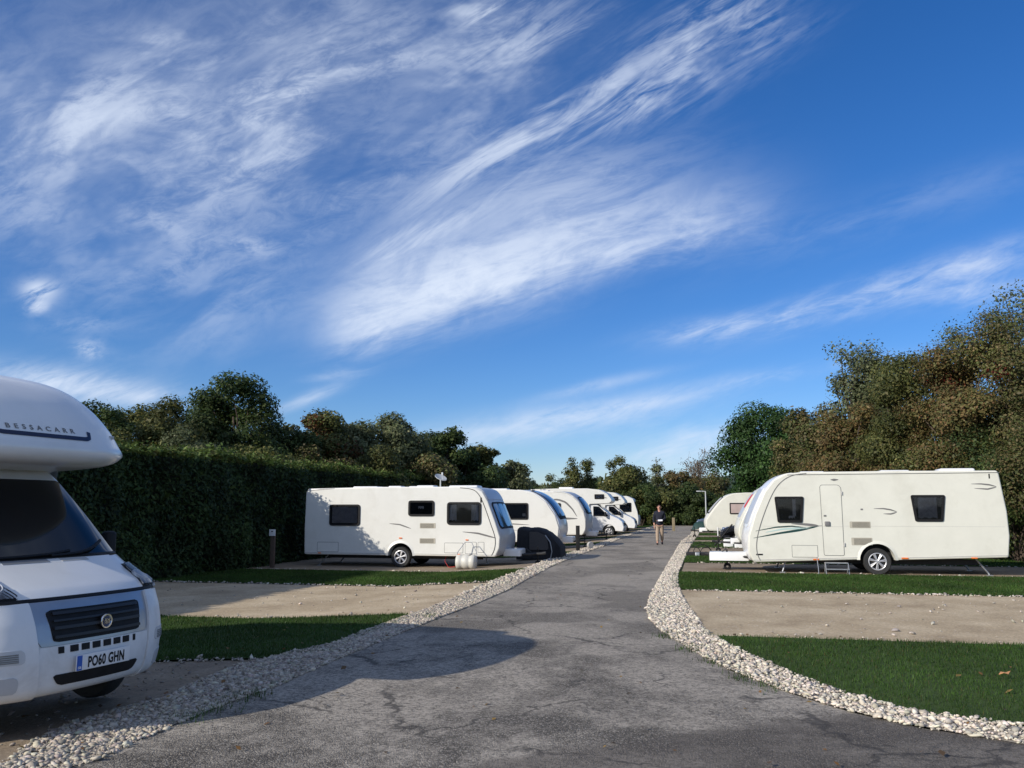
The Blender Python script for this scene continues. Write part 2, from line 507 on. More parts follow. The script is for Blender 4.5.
def stone_mat():
    m, nt, out = new_mat('limestone')
    at = nt.nodes.new('ShaderNodeAttribute'); at.attribute_name = 'tint'
    tc = nt.nodes.new('ShaderNodeTexCoord')
    nz = noise(nt, 22, 4, .7, tc.outputs['Object'])
    rp = ramp(nt, nz.outputs['Fac'], [(.3, (.75, .75, .75)), (.7, (1.15, 1.15, 1.15))])
    c = mixc(nt, 1.0, at.outputs['Color'], rp.outputs['Color'], 'MULTIPLY')
    b = nt.nodes.new('ShaderNodeBsdfPrincipled'); b.inputs['Roughness'].default_value = .9
    link(nt, c, b.inputs['Base Color']); link(nt, b.outputs[0], out.inputs['Surface'])
    return m
M['stone'] = stone_mat()

# ================================================================== GROUND SHEETS
def seq(a, b, step, extra=()):
    n = max(1, int(math.ceil((b - a) / step)))
    s = {round(a + (b - a) * i / n, 4) for i in range(n + 1)}
    s |= {e for e in extra if a < e < b}
    return sorted(s)

def grid_sheet(name, us, vs, off, m):
    V = [G(u, v, off) for v in vs for u in us]
    n = len(us)
    F = [(j * n + i, j * n + i + 1, (j + 1) * n + i + 1, (j + 1) * n + i) for j in range(len(vs) - 1) for i in range(n - 1)]
    o = np_obj(name, [tuple(p) for p in V], F, m)
    return tag(o, kind='structure')

def resample(pl, n):
    pl = [Vector(p) for p in pl]
    d = [0]
    for i in range(1, len(pl)): d.append(d[-1] + (pl[i] - pl[i - 1]).length)
    out = []
    for k in range(n):
        t = d[-1] * k / (n - 1)
        i = 1
        while i < len(d) - 1 and d[i] < t: i += 1
        s = (t - d[i - 1]) / max(1e-6, d[i] - d[i - 1])
        out.append(pl[i - 1].lerp(pl[i], s))
    return out

def strip_sheet(name, A, B, off, m, n=60, na=6, kind='structure'):
    A, B = resample(A, n), resample(B, n)
    V, F = [], []
    for a, b in zip(A, B):
        for k in range(na + 1):
            p = a.lerp(b, k / na); V.append(tuple(G(p.x, p.y, off)))
    w = na + 1
    for i in range(n - 1):
        for k in range(na): F.append((i * w + k, i * w + k + 1, (i + 1) * w + k + 1, (i + 1) * w + k))
    o = np_obj(name, V, F, m)
    if kind: tag(o, kind=kind)
    return o

BRK = (DROP_A, DROP_B)
ground = grid_sheet('ground', [-900, -300, -120, -60, -30] + seq(-20, 20, 2, BRK) + [30, 60, 120, 300, 900],
                    [-900, -300, -60, -30] + seq(-20, 100, 6) + [130, 200, 400, 1500], 0, M['ground'])

# road outline, measured along its two edges (u, v)
ROAD_R = [UV(*p) for p in ((1024, 746), (920, 730), (850, 714), (790, 695), (730, 672), (690, 650), (664, 634), (652, 622), (648, 611),
                           (651, 597), (660, 580), (671, 561), (681, 543))]
ROAD_R = [(9.5, 1.6), (6.2, 3.3)] + ROAD_R + [(-.75, 55), (-.72, 81)]
VERGE_R = [UV(*p) for p in ((1024, 729), (920, 716), (850, 698), (790, 676), (735, 651), (706, 636), (695, 622), (684, 606), (679, 595),
                            (676, 584), (677, 573), (683, 560), (690, 545))]
VERGE_R = [(9.5, 2.4), (6.4, 4.3)] + VERGE_R + [(-.36, 55), (-.33, 81)]
ROAD_L = [UV(*p) for p in ((80, 768), (100, 760), (160, 733), (220, 708), (270, 690), (310, 672), (350, 655), (390, 638), (430, 622), (470, 607),
                           (505, 592), (530, 578), (551, 567), (575, 557), (605, 546), (622, 538))]
ROAD_L = [(-7.5, -1.0), (-5.2, 2.6)] + ROAD_L + [(-4.15, 60), (-4.1, 81)]
VERGE_L = [UV(*p) for p in ((20, 772), (53, 742), (91, 723), (129, 710), (182, 696), (220, 678), (262, 661), (318, 655), (368, 633), (408, 618),
                            (437, 608), (462, 597), (492, 583), (524, 571), (545, 562), (566, 555), (597, 545), (615, 538))]
VERGE_L = [(-9, 0.0), (-6.4, 3.0)] + VERGE_L + [(-4.5, 60), (-4.4, 81)]

# the left edge of the road lies on the slight fall, so it is built as a strip instead of one flat face
def road_strip():
    MID = [(-2.4, -1), (-2.3, 2.6)] + [(min(-2.2, 0), p[1]) for p in ROAD_L[2:]]
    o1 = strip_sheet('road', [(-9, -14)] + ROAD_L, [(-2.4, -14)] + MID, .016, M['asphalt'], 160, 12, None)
    A = [(-2.4, -14), (-2.4, -1), (-2.3, 2)] + [(-2.2, v) for v in seq(3, 81, 1.5)]
    B = [(16, -14), (14, -1.5)] + ROAD_R
    # triangulated fan of the right half
    bm = bmesh.new()
    vs = [bm.verts.new(W(u, v, .016)) for u, v in A] 
    vb = [bm.verts.new(W(u, v, .016)) for u, v in B]
    bm.faces.new(vs[::-1] + vb)
    bm.normal_update()
    bmesh.ops.triangulate(bm, faces=bm.faces)
    bm.from_mesh(o1.data)
    bmesh.ops.recalc_face_normals(bm, faces=bm.faces)
    for f in bm.faces:
        if f.normal.z < 0: f.normal_flip()
    bm.to_mesh(o1.data); bm.free()
    return tag(o1, kind='structure')
road_strip()

HL, HR = -13.6, 9.2          # hedge face on the left, thicket on the right
# hardcore pitches and turf strips between them, left and right of the road
LPITCH = [(1.5, 9.2), (13.4, 19.4), (23.9, 31.0), (33.5, 40), (42.5, 49), (51.5, 57.5), (60, 66), (68, 74)]
RPITCH = [(12.05, 18.4), (23.35, 27.3), (33.2, 37.2), (44.0, 46.0), (50.5, 53.5), (58, 62)]
LGRASS = [(9.3, 13.4), (19.5, 23.8), (31.0, 33.5), (40, 42.5), (49, 51.5), (57.5, 60), (66, 68), (74, 81)]
RGRASS = [(18.4, 23.3), (27.4, 33.0), (37.3, 43.8), (46.1, 50.3), (53.6, 58), (62, 81)]
for a, b in LPITCH:
    grid_sheet('pitch', seq(HL - .6, -4.2, 1.2, BRK), seq(a, b, 1.5), .012, M['pitch'] if 10 < a < 20 else M['pitchdark'])
for a, b in RPITCH:
    grid_sheet('pitch', seq(-.6, HR + .6, 1.5), seq(a, b, 1.5), .012, M['pitch'] if a < 20 else M['pitchdark'])

# turf: a base sheet and blades on it
def blades(region, n, h, w, name, base_off):
    """region(n) -> (u, v) arrays"""
    u, v = region(n)
    n = len(u)
    z = np.array([zg(a) for a in u]) + base_off
    x = N2.x * u + R2.x * v; y = N2.y * u + R2.y * v
    dist = np.hypot(x, y)
    hh = h * RNG.uniform(.55, 1.25, n); ww = w * np.clip(dist / 12, .7, 4.0) * RNG.uniform(.7, 1.3, n)
    a = RNG.uniform(0, 2 * PI, n); lean = RNG.normal(0, .45, n) * hh; la = RNG.uniform(0, 2 * PI, n)
    dx, dy = np.cos(a) * ww, np.sin(a) * ww
    V = np.empty((n, 3, 3)); 
    V[:, 0] = np.stack([x - dx, y - dy, z], 1); V[:, 1] = np.stack([x + dx, y + dy, z], 1)
    V[:, 2] = np.stack([x + lean * np.cos(la), y + lean * np.sin(la), z + hh], 1)
    patch = np.sin(x * 1.7 + 1.3 * np.sin(y * .9)) * np.sin(y * 1.3 + x * .6) * .5 + .5
    base = np.array([.042, .088, .017]) * (.75 + .5 * patch[:, None]) * RNG.uniform(.7, 1.35, (n, 1))
    dry = RNG.random(n) < .05
    base[dry] = np.array([.10, .09, .035]) * RNG.uniform(.7, 1.2, (dry.sum(), 1))
    tint = np.repeat(base, 3, axis=0)
    o = np_obj(name, V.reshape(-1, 3), np.arange(n * 3).reshape(-1, 3), M['leaf'], tint)
    return tag(o, kind='stuff', cat='grass')

def rect_region(u0, u1, v0, v1, rag=.12):
    def f(n):
        return RNG.uniform(u0, u1, n), RNG.uniform(v0 - rag, v1 + rag, n)
    return f

def strip_region(A, B, na=80, t0=-.01, t1=1.01):
    A, B = resample(A, na), resample(B, na)
    A = np.array([tuple(p) for p in A]); B = np.array([tuple(p) for p in B])
    mid = .5 * (A[1:] + B[1:]) - .5 * (A[:-1] + B[:-1])
    wdt = np.linalg.norm(.5 * (A[1:] + A[:-1] - B[1:] - B[:-1]), axis=1) * np.linalg.norm(mid, axis=1)
    cdf = np.cumsum(wdt) / wdt.sum()
    def f(n):
        i = np.searchsorted(cdf, RNG.random(n)); i = np.clip(i, 0, na - 2)
        s = RNG.random(n)[:, None]; t = RNG.uniform(t0, t1, n)[:, None]
        a = A[i] * (1 - s) + A[i + 1] * s; b = B[i] * (1 - s) + B[i + 1] * s
        p = a * (1 - t) + b * t
        return p[:, 0], p[:, 1]
    return f

# left strips: their roadside ends follow the verge
def clip_verge(pl, v0, v1):
    out = []
    P = [Vector(p) for p in pl]
    for i in range(len(P) - 1):
        for k in range(12):
            q = P[i].lerp(P[i + 1], k / 12)
            if v0 <= q.y <= v1: out.append((q.x, q.y))
    return out
ORD = ('nearest', 'second', 'third', 'fourth', 'fifth', 'sixth', 'seventh', 'farthest')
GN = {0: 60000, 1: 55000, 2: 14000}
for i, (a, b) in enumerate(LGRASS):
    e = clip_verge(VERGE_L, a, b)
    e = [(e[0][0], a)] + e + [(e[-1][0], b)]
    e = [(p[0] - (.25 * max(0, 1 - min(p[1] - a, b - p[1]) / .4)), p[1]) for p in e]
    back = [(HL - .3, p[1]) for p in e]
    strip_sheet('turf', e, back, .020, M['turf'], 24, 10)
    g = blades(strip_region(e, back), GN.get(i, 7000), .038, .0045, 'grass', .020)
    g['label'] = 'short mown grass, %s turf strip on the left of the road' % ORD[i]
nr = {0: 70000, 1: 30000}
for i, (a, b) in enumerate(RGRASS):
    e = clip_verge(VERGE_R, a, b)
    e = [(e[0][0], a)] + e + [(e[-1][0], b)]
    e = [(p[0] + (.3 * max(0, 1 - min(p[1] - a, b - p[1]) / .5) ** 1.5), p[1]) for p in e]
    back = [(HR + .3, p[1]) for p in e]
    strip_sheet('turf', e, back, .020, M['turf'], 24, 10)
    g = blades(strip_region(e, back), nr.get(i, 9000), .038, .0045, 'grass', .020)
    g['label'] = 'short mown grass, %s turf strip on the right beyond the near lawn' % ORD[i]
# the large near strip on the right, bounded by the curving verge
cur = clip_verge(VERGE_R, 2.0, 12.0)[::-1]
top = [(p[0] * 1.0, 12.02) for p in cur]
NEAR_A = [(cur[0][0], 12.02)] + cur + [(12.5, 1.2)]
NEAR_B = [(cur[0][0] + .05, 12.02)] + [(max(c[0] + .05, cur[0][0] + .05), 12.02) for c in cur] + [(13.0, 12.02)]
strip_sheet('turf', NEAR_A, NEAR_B, .020, M['turf'], 60, 24)
g = blades(strip_region(NEAR_A, NEAR_B), 150000, .040, .0040, 'grass', .020)
g['label'] = 'dark green lawn inside the curve of the white gravel verge'

strip_sheet('verge', VERGE_R, ROAD_R, .022, M['verge'], 140, 4)
strip_sheet('verge', VERGE_L, ROAD_L, .022, M['verge'], 140, 4)

# limestone chippings
bmq = bmesh.new(); bmesh.ops.create_icosphere(bmq, subdivisions=1, radius=1)
ICO_V = np.array([v.co[:] for v in bmq.verts]); ICO_F = np.array([[v.index for v in f.verts] for f in bmq.faces]); bmq.free()

def stones(name, u, v, size, off, base=(.56, .50, .42), bury=.25):
    n = len(u)
    z = np.array([zg(a) for a in u]) + off
    x = N2.x * u + R2.x * v; y = N2.y * u + R2.y * v
    sc = size * np.exp(np.clip(RNG.normal(0, .45, n), -1, 1.0))
    S = np.stack([sc * RNG.uniform(.8, 1.6, n), sc * RNG.uniform(.7, 1.1, n), sc * RNG.uniform(.35, .75, n)], 1)
    V = ICO_V[None] * (1 + RNG.uniform(-.28, .28, (n, len(ICO_V), 1))) * S[:, None, :]
    a = RNG.uniform(0, 2 * PI, n); ca, sa = np.cos(a)[:, None], np.sin(a)[:, None]
    tl = RNG.normal(0, .35, n)[:, None]
    vx, vy, vz = V[..., 0], V[..., 1], V[..., 2]
    vx, vz = vx * np.cos(tl) - vz * np.sin(tl), vx * np.sin(tl) + vz * np.cos(tl)
    vx, vy = vx * ca - vy * sa, vx * sa + vy * ca
    V = np.stack([vx + x[:, None], vy + y[:, None], vz + (z + S[:, 2] * (1 - 2 * bury) + RNG.uniform(0, .012, n))[:, None]], -1)
    F = ICO_F[None] + (np.arange(n) * len(ICO_V))[:, None, None]
    tint = np.array(base) * RNG.uniform(.6, 1.25, (n, 1)) * (1 + RNG.normal(0, .03, (n, 3)))
    grey = RNG.random(n) < .18
    tint[grey] *= np.array([.62, .62, .64])
    o = np_obj(name, V.reshape(-1, 3), F.reshape(-1, 3), M['stone'], np.repeat(tint, len(ICO_V), axis=0))
    return tag(o, kind='stuff', cat='gravel')

def near_part(pl, v0, v1):
    return clip_verge(pl, v0, v1)
def pair(A, B, n):
    return resample(A, n), resample(B, n)
fr = strip_region(VERGE_R[:-2], ROAD_R[:-2], 120, -.10, 1.04)
u, v = fr(62000)
s = stones('gravel', u, v, .0125, .020, base=(.62, .55, .45)); s['label'] = 'pale limestone chippings along the right edge of the road'
u, v = strip_region(VERGE_R[-3:], ROAD_R[-3:], 60, -.1, 1.03)(9000)
s = stones('gravel', u, v, .024, .020, base=(.52, .46, .375), bury=.35); s['label'] = 'pale limestone chippings along the far right edge of the road'
u, v = strip_region(VERGE_L[:14], ROAD_L[:14], 120, -.12, 1.04)(56000)
s = stones('gravel', u, v, .0125, .018, base=(.45, .395, .32), bury=.45); s['label'] = 'pale limestone chippings along the left edge of the road'
u, v = strip_region(VERGE_L[13:], ROAD_L[13:], 60, -.1, 1.03)(16000)
s = stones('gravel', u, v, .020, .020, base=(.52, .46, .375), bury=.35); s['label'] = 'pale limestone chippings along the far left edge of the road'
# rows of stones where turf meets hardcore, and loose ones on the pitches
def row(u0, u1, v, n, sp=.07):
    return RNG.uniform(u0, u1, n), v + RNG.normal(0, sp, n)
us, vs_ = [], []
for (u0, u1, vv, n) in ((-.4, HR, 18.36, 420), (-.2, HR, 23.5, 160), (HL, -4.6, 19.45, 420), (HL, -4.5, 9.22, 420), (HL, -4.6, 13.55, 90), (.4, HR, 12.1, 60),
                        (HL, -4.7, 24.0, 160), (-.2, HR, 27.3, 200), (-.2, HR, 33.2, 200), (-.2, HR, 37.25, 200), (-.2, HR, 44, 200)):
    a, b = row(u0, u1, vv, n); us.append(a); vs_.append(b)
a, b = RNG.uniform(.2, HR, 150), RNG.uniform(12.2, 18.2, 150); us.append(a); vs_.append(b)
a, b = RNG.uniform(HL, -4.8, 140), RNG.uniform(13.6, 19.2, 140); us.append(a); vs_.append(b)
s = stones('gravel', np.concatenate(us), np.concatenate(vs_), .015, .014, base=(.50, .45, .38)); s['label'] = 'loose pale stones in rows at the edges of the turf strips'
a, b = RNG.uniform(-9.5, -4.3, 900), RNG.uniform(4.0, 9.0, 900)
s = stones('gravel', a, b, .012, .012, base=(.30, .26, .21)); s['label'] = 'small loose stones on the pitch beside the near motorhome'

# weeds at the foot of the gravel
def tuft(name, u, v, n, h, spread, label):
    uu = u + RNG.normal(0, spread, n); vv = v + RNG.normal(0, spread * 1.6, n)
    g = blades(lambda k: (uu, vv), n, h, .006, name, .012)
    g['label'] = label
    return g
wu, wv = [], []
for px, py in ((238, 702), (215, 712), (185, 722), (255, 696), (668, 638), (690, 651), (715, 664), (742, 680), (772, 690), (430, 618)):
    a, b = UV(px, py); k = 90
    wu.append(a + RNG.normal(0, .09, k)); wv.append(b + RNG.normal(0, .14, k))
wu, wv = np.concatenate(wu), np.concatenate(wv)
g = blades(lambda k: (wu, wv), len(wu), .06, .005, 'weeds', .014)
g['label'] = 'thin green weeds growing between the asphalt and the gravel'

# fallen leaf on the lawn
u, v = UV(1005, 682)
mb = MB(); c = G(u, v, .075)
pts = [tuple(.62 * q for q in p) for p in [(-.09, 0, 0), (-.03, .05, .03), (.05, .045, .02), (.1, 0, .05), (.04, -.05, .015), (-.03, -.045, .035)]]
mb.add([c + Vector(p) for p in pts] + [c + Vector(p) - Vector((0, 0, .006)) for p in pts],
       [(0, 1, 5), (1, 2, 4, 5), (2, 3, 4), (6, 11, 7), (7, 11, 10, 8), (8, 10, 9)] + [(i, i + 6, (i + 1) % 6 + 6, (i + 1) % 6) for i in range(6)])
M['leafbrown'] = mat('dry_leaf', (.42, .21, .09), .7, 0, .2, 30)
tag(mb.build('fallen_leaf', M['leafbrown']), 'curled orange brown leaf lying on the lawn at right', 'leaf')
LEAF_N, LEAF_S = 4.8, .43
# ================================================================== FOLIAGE
def leaf_quads(P, size, tint, up=.35, elong=1.6, droop=0.0, out=None, k=1.1):
    """kite-shaped leaf at every point of P"""
    n = len(P)
    nrm = RNG.normal(0, 1, (n, 3)) * (.62 if out is not None else 1.0); nrm[:, 2] += up * (1 if out is not None else 2)
    if out is not None: nrm += out * k
    nrm /= np.linalg.norm(nrm, axis=1, keepdims=True)
    t = RNG.normal(0, 1, (n, 3)); t[:, 2] -= droop
    t -= nrm * (t * nrm).sum(1, keepdims=True); t /= np.linalg.norm(t, axis=1, keepdims=True)
    b = np.cross(nrm, t)
    s = (size * np.exp(RNG.normal(0, .28, n)))[:, None]
    L, Wd = s * elong * .5, s * .5
    V = np.empty((n, 4, 3))
    V[:, 0] = P - t * L; V[:, 1] = P + b * Wd - t * L * .1 + nrm * s * .08; V[:, 2] = P + t * L; V[:, 3] = P - b * Wd - t * L * .1 + nrm * s * .08
    return V.reshape(-1, 3), np.arange(n * 4).reshape(-1, 4), np.repeat(tint, 4, axis=0)

def pick(palette, n, clump=None):
    pal = np.array([p[0] for p in palette]); w = np.array([p[1] for p in palette], dtype=float); w /= w.sum()
    i = RNG.choice(len(pal), n, p=w)
    return pal[i] * RNG.uniform(.82, 1.22, (n, 1))

def limb(mb, a, b, r0, r1, bend=.15, n=5):
    a, b = Vector(a), Vector(b)
    L = (b - a).length
    off = Vector((random.uniform(-1, 1), random.uniform(-1, 1), random.uniform(-.3, .6))) * L * bend
    pts, rs = [], []
    for i in range(n + 1):
        t = i / n
        pts.append(a.lerp(b, t) + off * math.sin(t * PI) )
        rs.append(r0 * (1 - t) + r1 * t)
    mb.tube(pts, rs, 6)
    return pts

DARK = [((0.037, 0.064, 0.020), 5), ((0.056, 0.084, 0.026), 4), ((0.085, 0.110, 0.036), 2)]
OLIVE = [((0.082, 0.095, 0.029), 5), ((0.119, 0.124, 0.040), 4), ((0.165, 0.152, 0.053), 2), ((0.059, 0.077, 0.024), 3)]
LIME = [((.11, .13, .036), 4), ((.08, .10, .027), 4), ((.16, .15, .05), 2)]
GREY = [((0.119, 0.143, 0.074), 4), ((0.094, 0.115, 0.055), 4), ((0.188, 0.198, 0.108), 2)]
BROWN = [((0.136, 0.114, 0.053), 4), ((0.109, 0.112, 0.040), 5), ((0.180, 0.137, 0.066), 2), ((0.086, 0.106, 0.034), 4)]
RUSSET = [((0.155, 0.112, 0.050), 4), ((0.186, 0.123, 0.053), 2), ((0.112, 0.112, 0.040), 4)]
RED = [((0.145, 0.119, 0.048), 5), ((0.106, 0.111, 0.040), 4), ((0.172, 0.099, 0.048), 2), ((0.152, 0.112, 0.046), 3)]
FRESH = [((.036, .080, .024), 5), ((.055, .110, .030), 4), ((.026, .055, .017), 3)]

def tree(name, label, u, v, h, w, pal, leaves=8000, size=.15, base=.25, clumps=54, cr=.15, depth=None, group=None, cat='tree',
         sparse=0.0, shape='round', bark='bark', up=.35, lean=(0, 0), trunk_r=None, accent=None, z0=None):
    """trunk with limbs that reach every clump of the crown; leaves fill the clumps unevenly"""
    depth = depth or w
    c = G(u, v) if z0 is None else W(u, v, z0)
    root = empty(name, label, cat, c, YAW * -1, group)
    zb, zt = h * base, h
    cz, rz = (zb + zt) / 2, (zt - zb) / 2
    cl = []
    tries = 0
    while len(cl) < clumps and tries < 9000:
        tries += 1
        p = RNG.uniform(-1, 1, 3)
        q = np.linalg.norm(p)
        if q > 1 or q < .35 and RNG.random() < .6: continue
        if shape == 'cone' and np.hypot(p[0], p[1]) > (1 - (p[2] + 1) / 2) ** .8 + .12: continue
        if shape == 'spire' and np.hypot(p[0], p[1]) > .25 + .75 * (1 - abs(p[2])) : continue
        if shape == 'broad' and p[2] < -.2 and q > .85: continue
        cl.append((p[0] * w / 2 + lean[0] * (p[2] + 1) / 2, p[1] * depth / 2 + lean[1] * (p[2] + 1) / 2, cz + p[2] * rz))
    cl = np.array(cl)
    R0 = cr * (w + h) / 2
    rad = R0 * RNG.uniform(.45, 1.2, len(cl))
    # leaves
    leaves = int(leaves * LEAF_N); size = size * LEAF_S
    wgt = rad ** 2; wgt /= wgt.sum()
    idx = RNG.choice(len(cl), leaves, p=wgt)
    d = RNG.normal(0, 1, (leaves, 3)); d /= np.linalg.norm(d, axis=1, keepdims=True)
    rr = RNG.random(leaves) ** .45
    P = cl[idx] + d * (rad[idx] * rr)[:, None] * np.array([1.0, 1.0, .72])
    P += RNG.normal(0, .05 * R0, P.shape)
    out = RNG.random(leaves) < .07
    P[out] += d[out] * (rad[idx][out] * RNG.uniform(.05, .3, out.sum()))[:, None]
    P[:, 2] = np.maximum(P[:, 2], .08)
    tone = RNG.uniform(.72, 1.3, (len(cl), 1))
    tint = pick(pal, leaves) * tone[idx]
    if accent:
        am = RNG.random(len(cl)) < accent[1]
        sel = am[idx] & (RNG.random(leaves) < .6)
        tint[sel] = np.array(accent[0]) * RNG.uniform(.7, 1.3, (sel.sum(), 1))
    cen = np.array([0, 0, cz]); oc = P - cen; oc /= np.linalg.norm(oc, axis=1, keepdims=True) + 1e-6
    V, F, T = leaf_quads(P, size, tint, up, out=d * .75 + oc * .5)
    np_obj('crown', V, F, M['leaf'], T, root)
    # wood
    mb = MB()
    tr = trunk_r or max(.05, .022 * h)
    zt2 = cz + rz * .45
    axis = limb(mb, (0, 0, -.1), (lean[0] * .7, lean[1] * .7, zt2), tr, tr * .25, .04, 8)
    mb2 = MB()
    order = np.argsort(-rad)[: min(len(cl), 34 if sparse < .5 else 60)]
    for i in order:
        tz = max(.12, min(.95, (cl[i][2] - 0.35 * h) / max(zt2, .1)))
        a = axis[int(tz * 8)]
        L = (Vector(cl[i]) - a).length
        limb(mb2, a, cl[i], min(tr * .42, .018 + L * .012), .012, .10, 4)
        if sparse > 0:
            for _ in range(int(2 + 5 * sparse)):
                e = Vector(cl[i]) + Vector(RNG.normal(0, 1, 3)) * rad[i] * .4
                limb(mb2, cl[i], e, .014, .006, .1, 2)
    bm_ = M[bark]
    mb.build('trunk', bm_, root, True)
    mb2.build('branches', bm_, root, True)
    return root

# ------------------------------------------------------------------ the clipped hedge on the left
def hedge(name, label, u0, v0, v1, th, h, n, size, off=DROP):
    c = W(u0, v0, off)
    root = empty(name, label, 'hedge', c, -YAW)
    # local x across (towards the road), local y along
    L = v1 - v0
    def bulge(y, z): return .10 * np.sin(y * 1.1 + z * 1.3) + .07 * np.sin(y * 2.7 - z * 2.1) + .05 * np.sin(y * 5.3 + 1)
    def topw(y): return .06 * np.sin(y * .8) + .05 * np.sin(y * 2.3 + .7)
    # solid inner mass of twigs
    ny, nz = 120, 8
    V, F = [], []
    for j in range(ny + 1):
        y = L * j / ny
        prof = [(-.12 + bulge(y, z) - .05, z) for z in np.linspace(0, h - .2, nz)] + [(-.35, h - .1 + topw(y)), (-th + .35, h - .1 + topw(y)), (-th + .1, h - .3), (-th + .1, 0)]
        for (x, z) in prof: V.append((x, y, z))
    m = nz + 4
    for j in range(ny):
        for k in range(m - 1): F.append((j * m + k, j * m + k + 1, (j + 1) * m + k + 1, (j + 1) * m + k))
    core = np.array(V)
    np_obj('hedge_core', core, F, M['hedgecore'], parent=root)
    nf = int(n * .62)
    y = np.concatenate([RNG.uniform(0, 1, nf) ** 1.35 * L, RNG.uniform(0, 1, n - nf) ** 1.3 * L])
    z = np.empty(n); x = np.empty(n)
    z[:nf] = RNG.uniform(.0, h, nf); x[:nf] = bulge(y[:nf], z[:nf]) + RNG.normal(-.02, .07, nf)
    x[nf:] = RNG.uniform(-th, .05, n - nf); z[nf:] = h + topw(y[nf:]) + np.abs(RNG.normal(0, .13, n - nf)) - .10
    P = np.stack([x, y, z], 1)
    tone = 1 + .35 * np.sin(y * 1.9 + z * 2.3) * np.sin(y * .7 - z * 1.7)
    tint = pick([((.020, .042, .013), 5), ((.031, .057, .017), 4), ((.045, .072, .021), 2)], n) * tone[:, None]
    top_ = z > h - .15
    tint[top_] = pick([((.07, .115, .026), 4), ((.10, .14, .036), 3), ((.14, .14, .055), 1)], top_.sum())  # sunlit fringe painted in: lighter leaf colours along the top
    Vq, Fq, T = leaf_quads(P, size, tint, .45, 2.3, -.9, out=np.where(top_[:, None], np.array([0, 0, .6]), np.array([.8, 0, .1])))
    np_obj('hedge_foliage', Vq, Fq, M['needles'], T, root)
    return root
M['hedgecore'] = mat('hedge_inner', (.010, .014, .006), .95, 0, .4, 9, bump=1.0, bscale=12)
hedge('hedge', 'tall clipped dark green hedge running behind the left-hand pitches', HL, 6, 76, 1.7, 3.30, 210000, .052)

# ------------------------------------------------------------------ trees beyond the hedge, left
def at(px, d): return XY(px, d)
def top_h(py, d, z=0.0): return (HORIZON - py) / FPX * d + EYE - z
def wid(px, d): return px / FPX * d

TL = [  # px, top py, width px, distance, palette, leaves, label
    ('oak_tree', 92, 395, 75, 31, DARK, 7000, 'dark rounded tree beyond the hedge right behind the motorhome roof', {}),
    ('hedgerow_tree', 152, 397, 88, 34, OLIVE, 8500, 'olive tree with a flat top left of the tallest tree beyond the hedge', {}),
    ('oak_tree', 232, 371, 108, 37, DARK, 12000, 'tallest dark broad oak rising beyond the left hedge', {'clumps': 60, 'cr': .14}),
    ('hedgerow_tree', 283, 410, 62, 39, DARK, 6000, 'dark lower tree just right of the tallest oak beyond the hedge', {}),
    ('hedgerow_tree', 317, 409, 66, 41, OLIVE, 7500, 'dense tree with browning top leaves midway along the left hedge', {'accent': ((.12, .055, .022), .2)}),
    ('ash_tree', 352, 423, 52, 43, GREY, 4200, 'greyish thin leaved tree left of the pale open-crowned ash', {'sparse': .5}),
    ('ash_tree', 390, 416, 72, 45, GREY, 5200, 'pale open-crowned ash with feathery top beyond the hedge', {'sparse': .6, 'shape': 'broad'}),
    ('hedgerow_tree', 420, 440, 52, 47, OLIVE, 5000, 'low olive tree between the pale ash and the last dark trees', {}),
    ('oak_tree', 448, 430, 62, 49, DARK, 6500, 'dark domed tree above the satellite dish of the left caravan', {}),
    ('hedgerow_tree', 482, 445, 50, 51, OLIVE, 5500, 'last full green tree at the right end of the left tree line', {'accent': ((.09, .08, .03), .3)}),
    ('birch_tree', 513, 457, 34, 56, GREY, 1500, 'thin see-through birch at the end of the left tree line', {'sparse': .8, 'shape': 'spire', 'bark': 'palebark'}),
]
for nm, px, py, wp, d, pal, nl, lb, kw in TL:
    u, v = at(px, d)
    tree(nm, lb, u, v, top_h(py + 1, d, DROP) * (.95 if px == 232 else .985), wid(wp, d) * 1.06, pal, nl, .17 * d / 36, .22 if 'sparse' not in kw else .35, group='trees beyond the left hedge', **kw)
# bushes between them and the hedge
BL = [(118, 428, 60, 29, OLIVE, 'scrubby bush beside the motorhome roof above the hedge'), (185, 432, 75, 31, GREY, 'greyish scrub above the hedge left of the oak trunk'),
      (262, 440, 70, 33, OLIVE, 'olive scrub above the hedge right of the oak trunk'), (322, 446, 70, 37, BROWN, 'brownish scrub above the middle of the hedge'),
      (372, 450, 66, 40, OLIVE, 'olive scrub above the hedge under the pale ash'), (425, 458, 60, 44, BROWN, 'brownish scrub above the hedge near the satellite dish'),
      (478, 466, 60, 48, DARK, 'dark scrub low above the hedge end')]
for px, py, wp, d, pal, lb in BL:
    u, v = at(px, d)
    tree('bush', lb, u, v, top_h(py, d, DROP), wid(wp, d), pal, 4200, .15 * d / 36, .12, 34, .2, group='scrub along the left hedge', cat='bush')

